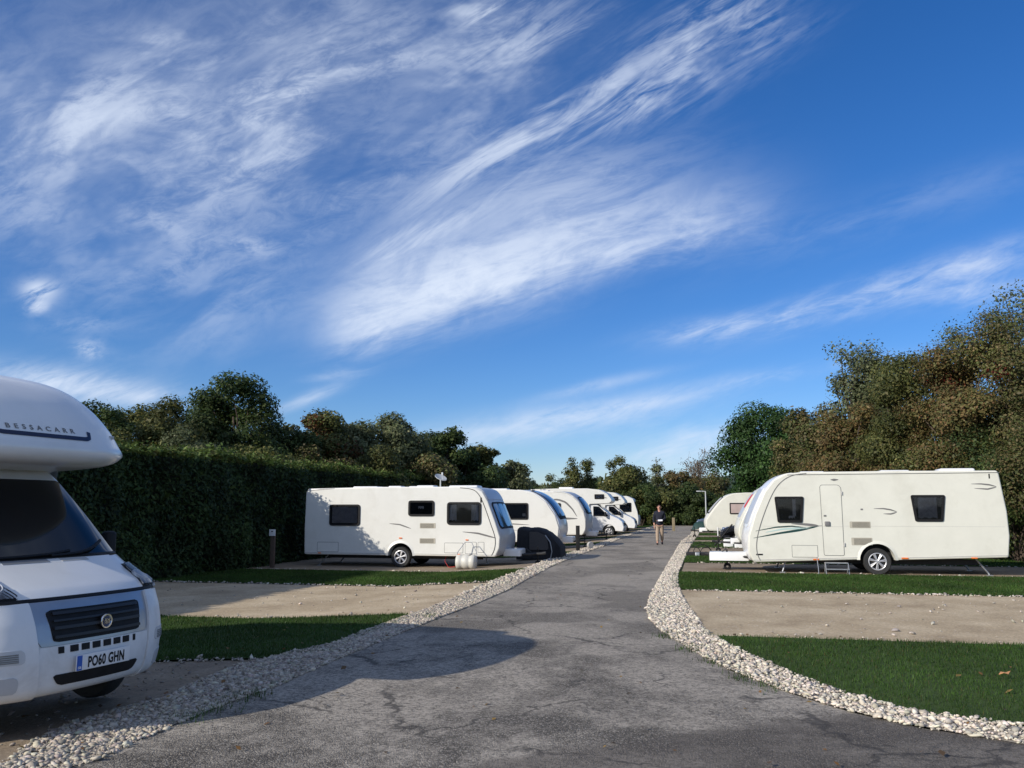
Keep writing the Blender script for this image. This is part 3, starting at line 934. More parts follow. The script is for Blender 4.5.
# ------------------------------------------------------------------ thicket on the right
TR = [
    ('sycamore_tree', 772, 404, 98, 56, FRESH, 11000, 'rounded deep green tree at the left end of the right-hand thicket', {'clumps': 95, 'cr': .16}),
    ('hawthorn_tree', 816, 410, 88, 41, BROWN, 8000, 'brownish hawthorn beside the rounded green tree', {}),
    ('hawthorn_tree', 858, 398, 92, 36, RUSSET, 10500, 'russet hawthorn above the front half of the right caravan', {}),
    ('ash_tree', 862, 330, 62, 40, GREY, 2600, 'tall open-topped ash rising out of the hawthorns', {'sparse': .8, 'base': .35}),
    ('ash_tree', 898, 352, 52, 39, GREY, 1500, 'smaller bare-topped ash right of the tall open one', {'sparse': .8, 'base': .4}),
    ('hawthorn_tree', 918, 354, 112, 33, OLIVE, 11500, 'wide olive hawthorn above the middle of the right caravan', {'clumps': 60}),
    ('elder_tree', 962, 326, 36, 37, GREY, 1300, 'slender spindly tree poking above the thicket at far right', {'sparse': .8, 'base': .45}),
    ('hawthorn_tree', 966, 338, 112, 30, RED, 12500, 'hawthorn with red berries above the rear of the right caravan', {'clumps': 60, 'accent': ((.15, .03, .02), .07)}),
    ('hawthorn_tree', 1030, 306, 118, 29, BROWN, 12500, 'tallest brown hawthorn at the right edge of the view', {'clumps': 60, 'accent': ((.16, .03, .02), .06)}),
    ('ash_tree', 1036, 278, 84, 32, GREY, 2600, 'dark thin-leaved ash top at the far right corner of the thicket', {'sparse': .7, 'base': .5}),
]
for nm, px, py, wp, d, pal, nl, lb, kw in TR:
    u, v = at(px, d)
    b = kw.pop('base', .10)
    tree(nm, lb, u, v, top_h(py, d), wid(wp, d), pal, nl, .145 * d / 34, b, group='trees of the right-hand thicket', **kw)
BR = [(790, 470, 70, 43, OLIVE, 'low olive bush under the rounded green tree'), (835, 455, 80, 37, BROWN, 'low brown bush behind the caravan door'),
      (893, 440, 95, 32.5, RUSSET, 'low russet bush behind the middle of the right caravan'), (950, 430, 100, 29.5, OLIVE, 'low olive bush behind the rear window of the right caravan'),
      (1010, 420, 110, 27.5, DARK, 'dark bush reaching the ground at the rear end of the right caravan'), (1062, 400, 110, 25.5, BROWN, 'brown bush at the right edge beside the pitch'),
      (1085, 470, 100, 23, DARK, 'low dark bush at the right end of the sunlit pitch')]
for px, py, wp, d, pal, lb in BR:
    u, v = at(px, d)
    tree('bush', lb, u, v, top_h(py, d), wid(wp, d), pal, 6500, .13 * d / 32, .02, 40, .2, group='bushes of the right-hand thicket', cat='bush')

# ------------------------------------------------------------------ trees and bushes closing the far end of the road
TF = [
    ('willow_tree', 548, 474, 30, 92, GREY, 1500, 'faint grey-green tree left of the twin slim trees at the far end', {}),
    ('poplar_tree', 572, 458, 20, 88, OLIVE, 1700, 'slim upright dark tree above the second left caravan', {'shape': 'spire', 'sparse': .3}),
    ('poplar_tree', 587, 455, 16, 90, OLIVE, 1500, 'slim upright tree with a pointed tip beside its dark twin', {'shape': 'spire', 'sparse': .3}),
    ('sallow_tree', 622, 450, 62, 84, OLIVE, 6500, 'largest olive tree behind the white motorhomes at the far end', {'shape': 'cone', 'accent': ((.085, .085, .025), .3)}),
    ('birch_tree', 656, 458, 16, 96, GREY, 700, 'thin pointed birch behind the walking man', {'shape': 'spire', 'sparse': .7, 'bark': 'palebark'}),
    ('ash_tree', 697, 452, 40, 105, [((.16, .11, .075), 3), ((.12, .10, .07), 3)], 500, 'nearly bare pale tree above the lamp post', {'sparse': 1.0, 'base': .4, 'bark': 'palebark', 'clumps': 30, 'shape': 'broad'}),
    ('hawthorn_tree', 678, 472, 50, 88, RUSSET, 4200, 'russet hawthorn at the far end of the road', {}),
    ('hawthorn_tree', 712, 476, 44, 92, BROWN, 3600, 'brown hawthorn left of the far cream caravan', {}),
    ('hawthorn_tree', 652, 476, 44, 86, OLIVE, 3600, 'olive hawthorn straight behind the walking man', {}),
]
for nm, px, py, wp, d, pal, nl, lb, kw in TF:
    u, v = at(px, d)
    b = kw.pop('base', .08)
    tree(nm, lb, u, v, top_h(py, d), wid(wp, d), pal, nl, .26, b, group='trees closing the far end of the road', cr=.16, **kw)
BF = [(600, 487, 44, 83, OLIVE, 'olive bush behind the last motorhome'), (640, 482, 46, 82, DARK, 'dark bush left of the end of the road'), (664, 489, 40, 81.5, OLIVE, 'green bush behind the shoulder of the walking man'),
      (686, 488, 40, 81, DARK, 'dark bush at the very end of the road'), (706, 495, 40, 80.5, DARK, 'dark green bush behind the lamp post'), (728, 494, 44, 82, OLIVE, 'olive bush above the cream caravan'),
      (745, 482, 40, 78, FRESH, 'fresh green bush between the cream caravan and the rounded tree'), (566, 482, 50, 90, DARK, 'dark low bush beyond the second caravan'), (530, 484, 50, 92, OLIVE, 'olive low bush beyond the first two caravans')]
for px, py, wp, d, pal, lb in BF:
    u, v = at(px, d)
    tree('bush', lb, u, v, top_h(py, d), wid(wp, d), pal, 3000, .24, .02, 30, .22, group='bushes closing the far end of the road', cat='bush')

# far wood and hills
def wood():
    n = 16000
    P = []
    x = RNG.uniform(-120, 130, n); y = 165 + RNG.normal(0, 9, n)
    ht = 5.2 + 1.0 * np.sin(x * .11) + .7 * np.sin(x * .37 + 1) + .5 * np.sin(x * .9)
    z = RNG.random(n) ** .7 * ht
    P = np.stack([x, y, z], 1)
    V, F, T = leaf_quads(P, 1.1, pick(OLIVE + DARK, n), .5, 1.3)
    o = np_obj('distant_wood', V, F, M['leaf'], T)
    tag(o, 'far hazy line of trees beyond the end of the camp', 'wood', kind='stuff')
wood()
def hills():
    xs = np.linspace(-700, 900, 80); ys = np.linspace(500, 1400, 24)
    V = []
    for y in ys:
        for x in xs:
            t = (y - 500) / 900
            hgt = 48 * math.exp(-((x - 300 - 80 * t) / 190) ** 2) + 9 * math.exp(-((x - 60) / 160) ** 2) + 8 * math.exp(-((x + 350) / 250) ** 2)
            V.append((x, y, -3 + hgt * math.sin(min(1, t * 1.6) * PI / 2) + 1.8 * math.sin(x * .05 + y * .02)))
    n = len(xs)
    F = [(j * n + i, j * n + i + 1, (j + 1) * n + i + 1, (j + 1) * n + i) for j in range(len(ys) - 1) for i in range(n - 1)]
    o = np_obj('hills', V, F, ground_mat('far_hill', [(.42, (.024, .044, .026)), (.5, (.045, .062, .035)), (.62, (.034, .055, .030))], .012, .3, .1), smooth=True)
    tag(o, kind='structure')
hills()

# ------------------------------------------------------------------ a few dead leaves blown on to the verges and the road
n = 260
k = RNG.random(n)
ul = np.where(k < .4, RNG.uniform(-6, -3.2, n), np.where(k < .75, RNG.uniform(-.9, 4.5, n), RNG.uniform(-3.6, 1.0, n)))
vl = np.where(k < .4, RNG.uniform(4, 14, n), np.where(k < .75, RNG.uniform(5, 13, n), RNG.uniform(5, 22, n)))
P = np.stack([N2.x * ul + R2.x * vl, N2.y * ul + R2.y * vl, np.array([zg(q) for q in ul]) + np.where(k < .75, .045, .024)], 1)
V, F, T = leaf_quads(P, .032, pick([((.22, .12, .05), 3), ((.30, .20, .07), 2), ((.12, .08, .05), 2)], n), 2.2, 1.5)
o = np_obj('leaf_litter', V, F, M['leaf'], T)
tag(o, 'small dead leaves scattered over the verges and the road', 'leaves', kind='stuff')
# ================================================================== VEHICLE PIECES
class Curve2:
    """dense (x, z) curve with arc-length parameter 0..1"""
    def __init__(self, pts, n=80):
        q = [Vector(p) for p in pts]
        # Catmull-Rom
        out = []
        for i in range(len(q) - 1):
            p0, p1, p2, p3 = q[max(i - 1, 0)], q[i], q[i + 1], q[min(i + 2, len(q) - 1)]
            for k in range(12):
                t = k / 12
                out.append(.5 * ((2 * p1) + (p2 - p0) * t + (2 * p0 - 5 * p1 + 4 * p2 - p3) * t * t + (3 * p1 - p0 - 3 * p2 + p3) * t ** 3))
        out.append(q[-1])
        self.p = resample([tuple(o) for o in out], n)
    def at(self, t):
        t = min(max(t, 0), 1) * (len(self.p) - 1)
        i = min(int(t), len(self.p) - 2)
        return self.p[i].lerp(self.p[i + 1], t - i)
    def nrm(self, t):
        d = self.at(t + .012) - self.at(t - .012)
        return Vector((d.y, -d.x)).normalized()
    def t_at_z(self, z):
        return min(range(201), key=lambda k: abs(self.at(k / 200).y - z)) / 200

def front_surface(cv, hw, bulge):
    def S(t, s):
        p, n = cv.at(t), cv.nrm(t)
        b = bulge * (1 - abs(s) ** 2.4) * max(0.0, 1 - max(0.0, (t - .35) / .55) ** 1.5) * min(1.0, .35 + t * 3)
        return Vector((p.x + n.x * b, s * hw, p.y + n.y * b))
    return S

def patch_mb(S, t0, t1, nt, sL, sR, ns, off, skirt=.02, mb=None):
    mb = mb or MB()
    fl = sL if callable(sL) else (lambda k: sL)
    fr_ = sR if callable(sR) else (lambda k: sR)
    e = 1e-3
    rows, base = [], []
    for i in range(nt + 1):
        k = i / nt; t = t0 + (t1 - t0) * k
        a, b = fl(k), fr_(k)
        for j in range(ns + 1):
            s = a + (b - a) * j / ns
            p = S(t, s)
            d1 = S(t, s + e) - S(t, s - e); d2 = S(t + e, s) - S(t - e, s)
            n = d1.cross(d2)
            n = n.normalized() if n.length > 1e-12 else Vector((1, 0, 0))
            rows.append(p + n * off); base.append(p + n * (off - skirt))
    w = ns + 1
    vs = rows + base; m = len(rows)
    fs = []
    for i in range(nt):
        for j in range(ns): fs.append((i * w + j, i * w + j + 1, (i + 1) * w + j + 1, (i + 1) * w + j))
    per = [j for j in range(w)] + [i * w + ns for i in range(1, nt + 1)] + [nt * w + j for j in range(ns - 1, -1, -1)] + [i * w for i in range(nt - 1, 0, -1)]
    for a, b in zip(per, per[1:] + per[:1]): fs.append((b, a, m + a, m + b))
    return mb.add(vs, fs)

def rounded(a, b, r, aspect=1.0):
    """left / right bounds of a patch whose corners are rounded by fraction r of the height"""
    def ins(k):
        d = min(k, 1 - k) / max(r, 1e-3)
        return 0 if d >= 1 else r * aspect * (1 - math.sqrt(max(0, 1 - (1 - d) ** 2)))
    A = a if callable(a) else (lambda k: a)
    B = b if callable(b) else (lambda k: b)
    return (lambda k: A(k) + ins(k)), (lambda k: B(k) - ins(k))

def shell(profile, w, r, steps=4):
    """closed body: side outline (x, z) swept over the width with rounded edges"""
    mb = MB()
    rings = []
    for sgn in (-1, 1):
        seqk = range(steps + 1) if sgn < 0 else range(steps, -1, -1)
        for k in seqk:
            a = k / steps * PI / 2
            pl = inset_poly(profile, r * (1 - math.sin(a))) if k < steps else profile
            y = sgn * (w / 2 - r * (1 - math.cos(a)))
            rings.append([(p[0], y, p[1]) for p in pl])
    m = len(profile)
    vs = [p for rg in rings for p in rg]; fs = []
    for i in range(len(rings) - 1):
        for j in range(m):
            q = (j + 1) % m
            fs.append((i * m + j, i * m + q, (i + 1) * m + q, (i + 1) * m + j))
    fs.append(tuple(range(m))); fs.append(tuple((len(rings) - 1) * m + j for j in range(m - 1, -1, -1)))
    return mb.add(vs, fs)

def arch(cx, rad, zb, n=14):
    """points of a wheel-arch notch running from rear to front along the lower edge"""
    a0 = math.acos(min(1, 0))
    return [(cx - rad * math.cos(PI * k / n), zb + rad * .96 * math.sin(PI * k / n), 0) for k in range(n + 1)]

def wheel(parent, x, y, z, rad, sd, spokes=6, wd=.19, rimr=.66):
    mb = MB()
    prof = [(rad * .60, -wd / 2), (rad * .93, -wd / 2), (rad * .985, -wd * .36), (rad, -wd * .2), (rad, wd * .2), (rad * .985, wd * .36), (rad * .93, wd / 2), (rad * .70, wd / 2 - .005), (rad * .66, wd / 2 - .03), (rad * .60, wd / 2 - .06), (rad * .60, -wd / 2)]
    mb.lathe([(a, b * 1) for a, b in prof], (x, y, z), 'y', 32)
    if sd < 0:
        mb = MB(); mb.lathe([(a, -b) for a, b in prof], (x, y, z), 'y', 32)
    t = mb.build('wheel', M['rubber'], parent, True, 30)
    mr = MB(); rr = rad * rimr
    f = sd * wd / 2
    mr.lathe([(rr, f * .95), (rr * .93, f * 1.0), (rr * .86, f * .9), (rr * .86, f * .3)], (x, y, z), 'y', 32)
    for k in range(spokes):
        a = 2 * PI * k / spokes + .3
        for da in (-.10, .10):
            p0 = (x + rr * .15 * math.cos(a), y + f * .86, z + rr * .15 * math.sin(a))
            p1 = (x + rr * .90 * math.cos(a + da), y + f * .80, z + rr * .90 * math.sin(a + da))
            mr.tube([p0, p1], [.020, .018], 6)
    mr.lathe([(.001, f * .98), (rr * .17, f * .96), (rr * .24, f * .84), (rr * .24, f * .5)], (x, y, z), 'y', 16)
    mr.build('rim', M['alloy'], t, True, 40)
    mbk = MB(); mbk.lathe([(.001, f * .35), (rr * .9, f * .35), (rr * .9, f * .2), (.001, f * .2)], (x, y, z), 'y', 24)
    mbk.build('brake_drum', M['darksteel'], t, True)
    return t

def side_window(parent, poly, hw, sd, drapes=(), pane='pane', frame_w=.06, name='window', blind=False):
    fr = MB()
    inn = inset_poly(poly, frame_w)
    y = lambda d: sd * (hw + d)
    fr.ring(poly, inn, y(-.004), y(.026))
    fr.prism(inset_poly(poly, frame_w * .5), y(-.003), y(.003))
    o = fr.build(name, M['black'], parent, True, 50)
    xs = [p[0] for p in inn]; zs = [p[1] for p in inn]
    if blind:
        mb = MB(); n = 18
        mb.prism([(min(xs) + .03, min(zs) + .02), (max(xs) - .03, min(zs) + .02), (max(xs) - .03, max(zs) - .02), (min(xs) + .03, max(zs) - .02)], y(.005), y(.009))
        mb.build('blind', M['blind'], o)
    for (f0, f1, zf0, zf1, mt) in drapes:
        x0, x1 = min(xs) + (max(xs) - min(xs)) * f0, min(xs) + (max(xs) - min(xs)) * f1
        z0, z1 = min(zs) + (max(zs) - min(zs)) * zf0, min(zs) + (max(zs) - min(zs)) * zf1
        mb = MB(); n = 10; vs = []
        for k in range(n + 1):
            x = x0 + (x1 - x0) * k / n
            taper = .012 * math.sin(k * 2.4)
            vs += [(x, y(.007 + .004 * math.sin(k * 2.2)), z0 + abs(taper) * 3), (x + taper, y(.007 + .004 * math.sin(k * 2.2)), z1)]
        mb.add(vs, [(2 * k, 2 * k + 2, 2 * k + 3, 2 * k + 1) for k in range(n)])
        mb.build('curtain', M[mt], o)
    mb = MB(); mb.prism(inset_poly(poly, frame_w * .8), y(.016), y(.020))
    mb.build('pane', M[pane], o)
    return o

def decal(parent, name, poly, hw, sd, m, th=.0025):
    mb = MB(); mb.prism(poly, sd * (hw - .001), sd * (hw + th))
    return mb.build(name, M[m], parent)

def swoosh(pts, w0, w1):
    """tapered curved band along (x, z) points"""
    cv = resample(pts, 16); L, Rr = [], []
    for i, p in enumerate(cv):
        d = (cv[min(i + 1, 15)] - cv[max(i - 1, 0)]).normalized(); n = Vector((-d.y, d.x))
        t = i / 15
        w = (w0 * (1 - t) + w1 * t) * math.sin(PI * min(1, .08 + t * .9)) ** .6 * .5
        L.append(tuple(p + n * w)); Rr.append(tuple(p - n * w))
    return L + Rr[::-1]

def outline_panel(parent, name, poly, hw, sd, m='white', th=.006, gap=.012, seal='seal'):
    """door or locker lid: a lid standing 6 mm proud inside a thin seal"""
    mb = MB(); mb.prism(inset_poly(poly, gap), sd * (hw - .002), sd * (hw + th))
    o = mb.build(name, M[m], parent, True, 40)
    ms = MB(); ms.ring(poly, inset_poly(poly, gap * 1.3), sd * (hw - .001), sd * (hw + th * .5))
    ms.build('seal', M[seal], o)
    return o

def vent(parent, x0, x1, z0, z1, hw, sd, n=7):
    mb = MB()
    mb.prism(rrect(x0, x1, z0, z1, .02), sd * (hw - .002), sd * (hw + .005))
    o = mb.build('vent', M['beige'], parent)
    ms = MB(); h = (z1 - z0 - .03) / n
    for k in range(n):
        z = z0 + .015 + h * k
        ms.prism([(x0 + .02, z + h * .15), (x1 - .06, z + h * .15), (x1 - .06, z + h * .62), (x0 + .02, z + h * .62)], sd * (hw + .004), sd * (hw + .007))
    ms.build('louvre', M['slot'], o)
    return o

def text_mesh(body, size, bold=0.0, sx=1.0, spacing=1.0):
    """lettering as a flat mesh centred on x, baseline at y = 0"""
    cu = bpy.data.curves.new('lettering', 'FONT')
    cu.body = body; cu.size = size; cu.align_x = 'CENTER'; cu.offset = bold; cu.space_character = spacing; cu.resolution_u = 3
    o = bpy.data.objects.new('lettering', cu); COL.objects.link(o)
    bpy.context.view_layer.update()
    me = bpy.data.meshes.new_from_object(o.evaluated_get(bpy.context.evaluated_depsgraph_get()))
    bpy.data.objects.remove(o); bpy.data.curves.remove(cu)
    V = [(v.co.x * sx, v.co.y) for v in me.vertices]; F = [tuple(p.vertices) for p in me.polygons]
    bpy.data.meshes.remove(me)
    return V, F

def roof_items(parent, items, zroof, sd):
    for it in items:
        x, y, l, w, h = it[:5]
        h *= .75
        mb = MB(); mb.rbox((x, y, zroof + h / 2 - .01), (l, w, h), min(.06, h * .8))
        mb.build('rooflight', M['white2'] if len(it) < 6 else M[it[5]], parent, True)

def caravan(name, label, group, uf, vn, facing, L, w, prof_front, prof_rear, zb_f, zb_r, wheel_x, zroof, z0, spec):
    """facing +1: front towards the road from the left-hand row, -1: from the right-hand row. x runs from the rear (0) to the front (L)"""
    sd = -1 if facing > 0 else 1
    root = empty(name, label, 'caravan', W(uf - facing * L, vn + w / 2, z0), -YAW if facing > 0 else PI - YAW, group)
    hw = w / 2
    wr = spec.get('wr', .33); ar = wr + .085
    poly = prof_rear + prof_front[::-1]                     # rear bottom -> rear top -> roof -> front top -> front bottom
    zb = lambda x: zb_r + (zb_f - zb_r) * x / L
    low = arch(wheel_x, ar, zb(wheel_x))[::-1]
    poly = round_poly([(q[0], q[1], max(q[2], .07)) if len(q) > 2 and q[2] > 0 else q for q in poly] + low, 5)
    body = shell(poly, w, spec.get('r', .035)).build('body', M[spec.get('paint', 'white')], root, True, 32)
    # underside, axle and wheels
    mb = MB()
    mb.box((L * .45, 0, zb(0) + .0), (L * .86, w * .55, .10)); mb.box((wheel_x, 0, wr), (.09, w - .35, .09))
    mb.box((L * .5, hw * .55, .32), (L * .8, .06, .14)); mb.box((L * .5, -hw * .55, .32), (L * .8, .06, .14))
    mb.build('chassis', M['darksteel'], root)
    for s in (sd, -sd): wheel(root, wheel_x, s * (hw - .11), wr, wr, s, spec.get('spokes', 6))
    # arch liner
    for s in (sd, -sd):
        mb = MB(); mb.prism([(p[0], p[1]) for p in arch(wheel_x, ar - .004, zb(wheel_x))], s * (hw - .34), s * (hw - .30))
        mb.build('arch_liner', M['black'], root)
    # spat trim round the arch
    outer = [(wheel_x - (ar + .07) * math.cos(PI * k / 20), zb(wheel_x) + (ar + .07) * math.sin(PI * k / 20)) for k in range(21)]
    inner = [(wheel_x - (ar + .0) * math.cos(PI * k / 20), zb(wheel_x) + (ar) * .96 * math.sin(PI * k / 20)) for k in range(21)]
    mb = MB()
    n = 21
    vs = [(p[0], sd * (hw - .002), p[1]) for p in outer] + [(p[0], sd * (hw + .022), p[1]) for p in inner] + [(p[0], sd * (hw - .02), p[1]) for p in inner]
    mb.add(vs, [(i, i + 1, n + i + 1, n + i) for i in range(n - 1)] + [(n + i, n + i + 1, 2 * n + i + 1, 2 * n + i) for i in range(n - 1)])
    mb.build('wheel_spat', M[spec.get('paint', 'white')], root, True, 60)
    # lower trim line
    mb = MB(); zt = .05
    mb.prism([(.06, zb(0) + zt), (wheel_x - ar - .06, zb(wheel_x) + zt), (wheel_x - ar - .06, zb(wheel_x) + zt + .014), (.06, zb(0) + zt + .014)], sd * (hw - .001), sd * (hw + .006))
    mb.prism([(wheel_x + ar + .06, zb(wheel_x) + zt), (L - .1, zb(L) + zt), (L - .1, zb(L) + zt + .014), (wheel_x + ar + .06, zb(wheel_x) + zt + .014)], sd * (hw - .001), sd * (hw + .006))
    mb.build('skirt_rail', M['palegrey'], root)
    # front: panel, window
    cvp = [(p[0], p[1]) for p in prof_front]
    cv = Curve2(cvp)
    S = front_surface(cv, hw - .02, spec.get('bulge', .10))
    fp = spec.get('front', {})
    a, b = rounded(-.97, .97, .06)
    t1 = fp.get('t1', .93)
    panel = patch_mb(S, .02, t1, 40, a, b, 14, .004, .14).build('front_panel', M[fp.get('mat', 'white2')], root, True, 40)
    if 'win' in fp:
        z0w, z1w = fp['win']
        ta, tb = cv.t_at_z(z0w), cv.t_at_z(z1w)
        a, b = rounded(-.84, .84, .16, .8)
        fw = patch_mb(S, ta, tb, 20, a, b, 16, .020, .03).build('front_window', M[fp.get('frame', 'black')], root, True, 40)
        ins = (tb - ta) * .07
        for (q0, q1) in fp.get('cols', ((-.78, .78),)):
            a, b = rounded(q0, q1, .15, .5)
            patch_mb(S, ta + ins, tb - ins, 18, a, b, 10, .028, .012).build('pane', M[fp.get('pane', 'bluepane')], fw, True, 40)
    if 'top' in fp:
        z0w, z1w, mt = fp['top']
        ta = cv.t_at_z(z0w); tb = min(1, z1w)
        a, b = rounded(-.93, .93, .05)
        patch_mb(S, ta, tb, 20, a, b, 12, .016, .03).build('roof_moulding', M[mt], root, True, 40)
    # side trim along the front edge
    if spec.get('edge', True):
        mb = MB(); pts = [(cv.at(.03 + .94 * k / 40)) for k in range(41)]
        off = spec.get('edge_in', .16)
        L1 = [(p.x - off * .9, p.y - .03) for p in pts]
        for i in range(40):
            q0, q1 = L1[i], L1[i + 1]
            dx, dz = q1[0] - q0[0], q1[1] - q0[1]; l = math.hypot(dx, dz); nx, nz = -dz / l * .009, dx / l * .009
            mb.prism([(q0[0] - nx, q0[1] - nz), (q1[0] - nx, q1[1] - nz), (q1[0] + nx, q1[1] + nz), (q0[0] + nx, q0[1] + nz)], sd * (hw - .001), sd * (hw + .008))
        mb.build('edge_trim', M[spec.get('edge_mat', 'greydecal')], root)
    for kw in spec.get('windows', ()):
        side_window(root, kw['poly'], hw, sd, kw.get('drapes', ()), kw.get('pane', 'pane'), kw.get('fw', .06), blind=kw.get('blind', False))
    for (x0, x1, z0_, z1_) in spec.get('vents', ()): vent(root, x0, x1, z0_, z1_, hw, sd)
    for (nm, poly) in spec.get('lids', ()): outline_panel(root, nm, poly, hw, sd, spec.get('paint', 'white'))
    for (nm, poly, mt) in spec.get('decals', ()): decal(root, nm, poly, hw, sd, mt)
    mb = MB(); any_ = False
    for (x, z, l, h) in spec.get('markers', ()):
        mk = MB(); mk.prism(rrect(x - l / 2, x + l / 2, z - h / 2, z + h / 2, h * .4), sd * (hw - .002), sd * (hw + .018))
        mk.build('marker_light', M['orange'], root)
    roof_items(root, spec.get('roof', ()), zroof, sd)
    # drawbar
    db = spec.get('drawbar', 1.1)
    if db:
        mb = MB()
        for s in (-1, 1): mb.tube([(L - .35, s * .5, .36), (L + db * .75, s * .05, .40)], .035, 6)
        mb.tube([(L + db * .6, 0, .40), (L + db, 0, .42)], .04, 8)
        mb.tube([(L + db - .04, 0, .42), (L + db + .06, 0, .44)], [.05, .045], 8)
        mb.tube([(L + db * .66, 0, .45), (L + db * .5, 0, .58)], .016, 6)
        mb.build('drawbar', M['darksteel'], root, True)
        jw = MB()
        jx = spec.get('jockey_x', L + db * .82); jh = spec.get('jockey_h', .62)
        jw.tube([(jx, .08, .12), (jx, .08, jh)], .022, 8)
        jw.lathe([(.03, -.035), (.085, -.035), (.10, -.02), (.10, .02), (.085, .035), (.03, .035)], (jx, .08, .10), 'y', 18)
        jw.tube([(jx, .08, jh), (jx, .15, jh)], .010, 6)
        jw.build('jockey_wheel', M['black'], root, True)
        fa = spec.get('fairing', (.7, .26))
        if fa:
            mb = MB(); mb.rbox((L + fa[0] / 2 - .06, 0, spec.get('fair_z', .40) + fa[1] / 2 - .05), (fa[0], spec.get('fair_w', .85), fa[1]), .05)
            mb.build('drawbar_cover', M['white2'], root, True)
    # corner steadies
    for (x, dxx) in ((.75, -.32), (L - .95, .10)):
        for s in (-1, 1):
            mb = MB(); mb.tube([(x, s * (hw - .3), zb(x) + .02), (x + dxx, s * (hw - .27), .04)], .020, 6); mb.box((x + dxx, s * (hw - .27), .02), (.14, .10, .025))
            mb.build('corner_steady', M['steel'], root)
    return root, hw, sd

# ================================================================== LEFT ROW
# first caravan, broadside behind the second turf strip
L1 = 6.38
pf = [(6.24, .36, .03), (6.37, .62), (6.39, .95), (6.24, 1.40), (6.00, 2.03), (5.82, 2.32), (5.60, 2.43), (5.2, 2.47)]
pr = [(.02, .37, .06), (.0, 1.2), (.02, 2.30, .12), (.10, 2.43, .10), (2.4, 2.475)]
sp = dict(paint='white', wr=.315, bulge=.09, edge=True, edge_in=.17, edge_mat='black',
    front=dict(mat='greymould', win=(1.16, 1.98), cols=((-.78, -.30), (-.27, .27), (.30, .78)), top=(2.06, .97, 'greymould')),
    windows=[dict(poly=rrect(.85, 1.88, 1.27, 1.93, .10), blind=True), dict(poly=rrect(3.47, 4.31, 1.57, 2.05, .09), drapes=((.36, .62, .42, .68, 'curtain'),)),
             dict(poly=rrect(4.72, 5.80, 1.31, 2.00, .11), drapes=((.02, .26, .1, .95, 'curtain'), (.74, .98, .1, .95, 'curtain')))],
    vents=[(3.85, 4.36, 1.20, 1.36), (3.85, 4.36, .74, .90)],
    lids=[('locker_lid', rrect(.46, 1.18, .45, .76, .03)), ('locker_lid', rrect(4.64, 5.24, .46, .77, .03)), ('locker_lid', rrect(5.30, 5.66, .44, .80, .03)), ('locker_lid', rrect(5.70, 5.90, .48, .80, .03))],
    decals=[('stripe', swoosh([(2.86, 1.34), (3.2, 1.31), (3.56, 1.19)], .03, .05), 'greydecal'), ('stripe', swoosh([(5.22, 1.10), (5.7, 1.06), (6.26, .92)], .03, .07), 'greydecal'),
            ('stripe', swoosh([(.15, 2.36), (.5, 2.40), (1.0, 2.43)], .03, .04), 'palegrey'), ('grab_handle', rrect(5.77, 5.82, 1.98, 2.14, .02), 'black')],
    markers=[(3.23, .90, .10, .035), (5.36, .86, .09, .03), (5.1, .42, .10, .03), (.55, .42, .1, .03)],
    roof=[(1.7, 0, .85, .6, .07), (2.75, -.2, .45, .42, .08), (3.3, .2, .45, .42, .08), (3.75, -.1, .6, .5, .10), (5.0, 0, .95, .62, .09)], drawbar=1.15, fairing=(.55, .22))
C1, hw, sd = caravan('caravan', 'white caravan broadside left of the road, blue front window, water barrel beside it', 'caravans on the left-hand pitches',
    -6.02, 25.65, 1, L1, 2.2, pf, pr, .36, .37, 3.23, 2.47, DROP, sp)
def side_lettering(root, body, x, z, size, hw, sd, m, sx=1.0, spacing=1.0):
    V, F = text_mesh(body, size, .002, sx, spacing)
    o = np_obj  # flat letters 3 mm proud of the panel
    mb = MB(); mb.add([(x - sd * a, sd * (hw + .004), z + b) for a, b in V], F)
    return mb.build('lettering', M[m], root)
# water barrel, dish
def put(root, x, y, z=0.0):
    return root.matrix_basis @ Vector((x, y, z)) if False else Matrix.LocRotScale(root.location, root.rotation_euler, None) @ Vector((x, y, z))
p = put(C1, 5.46, -1.1 - .42, 0)
bar = empty('water_barrel', 'pale ribbed water barrel lying on its side beside the left caravan', 'water barrel', p, -YAW)
mb = MB(); rb = .215
mb.lathe([(.001, 0), (rb * .9, 0), (rb, .03), (rb, .13), (rb * .94, .15), (rb * .94, .22), (rb, .24), (rb, .36), (rb * .94, .38), (rb * .94, .43), (rb, .45), (rb, .54), (rb * .85, .58), (.001, .585)], (-.29, 0, .225), 'x', 28)
mb.build('drum', M['barrel'], bar, True, 50)
mb = MB(); mb.tube([(-.31, .0, .225), (-.30, .08, .50), (-.10, .20, .80), (.10, .20, .80), (.30, .08, .50), (.31, .0, .225)], .012, 8); mb.build('handle', M['steel'], bar, True)
mb = MB(); mb.lathe([(.001, 0), (.05, 0), (.05, .05), (.001, .05)], (.10, -.02, .43), 'z', 14); mb.build('cap', M['palegrey'], bar, True)
mb = MB(); mb.tube([(-.28, .1, .2), (-.45, .3, .06), (-.7, .5, .03), (-.85, .6, .2), (-.8, .7, .5)], .008, 6); mb.build('hose', M['red'], bar, True)
p = put(C1, 4.22, -.2, 2.47)
ds = empty('satellite_dish', 'small pale satellite dish on a short mast above the left caravan', 'satellite dish', p, -YAW)
mb = MB(); mb.tube([(0, 0, -.02), (0, 0, .27)], .022, 8); mb.build('mast', M['lamp'], ds, True)
mb = MB()
ax = Vector((.45, -.30, .85)).normalized(); e1 = ax.orthogonal().normalized(); e2 = ax.cross(e1)
vs, fs = [Vector((0, 0, .29))], []
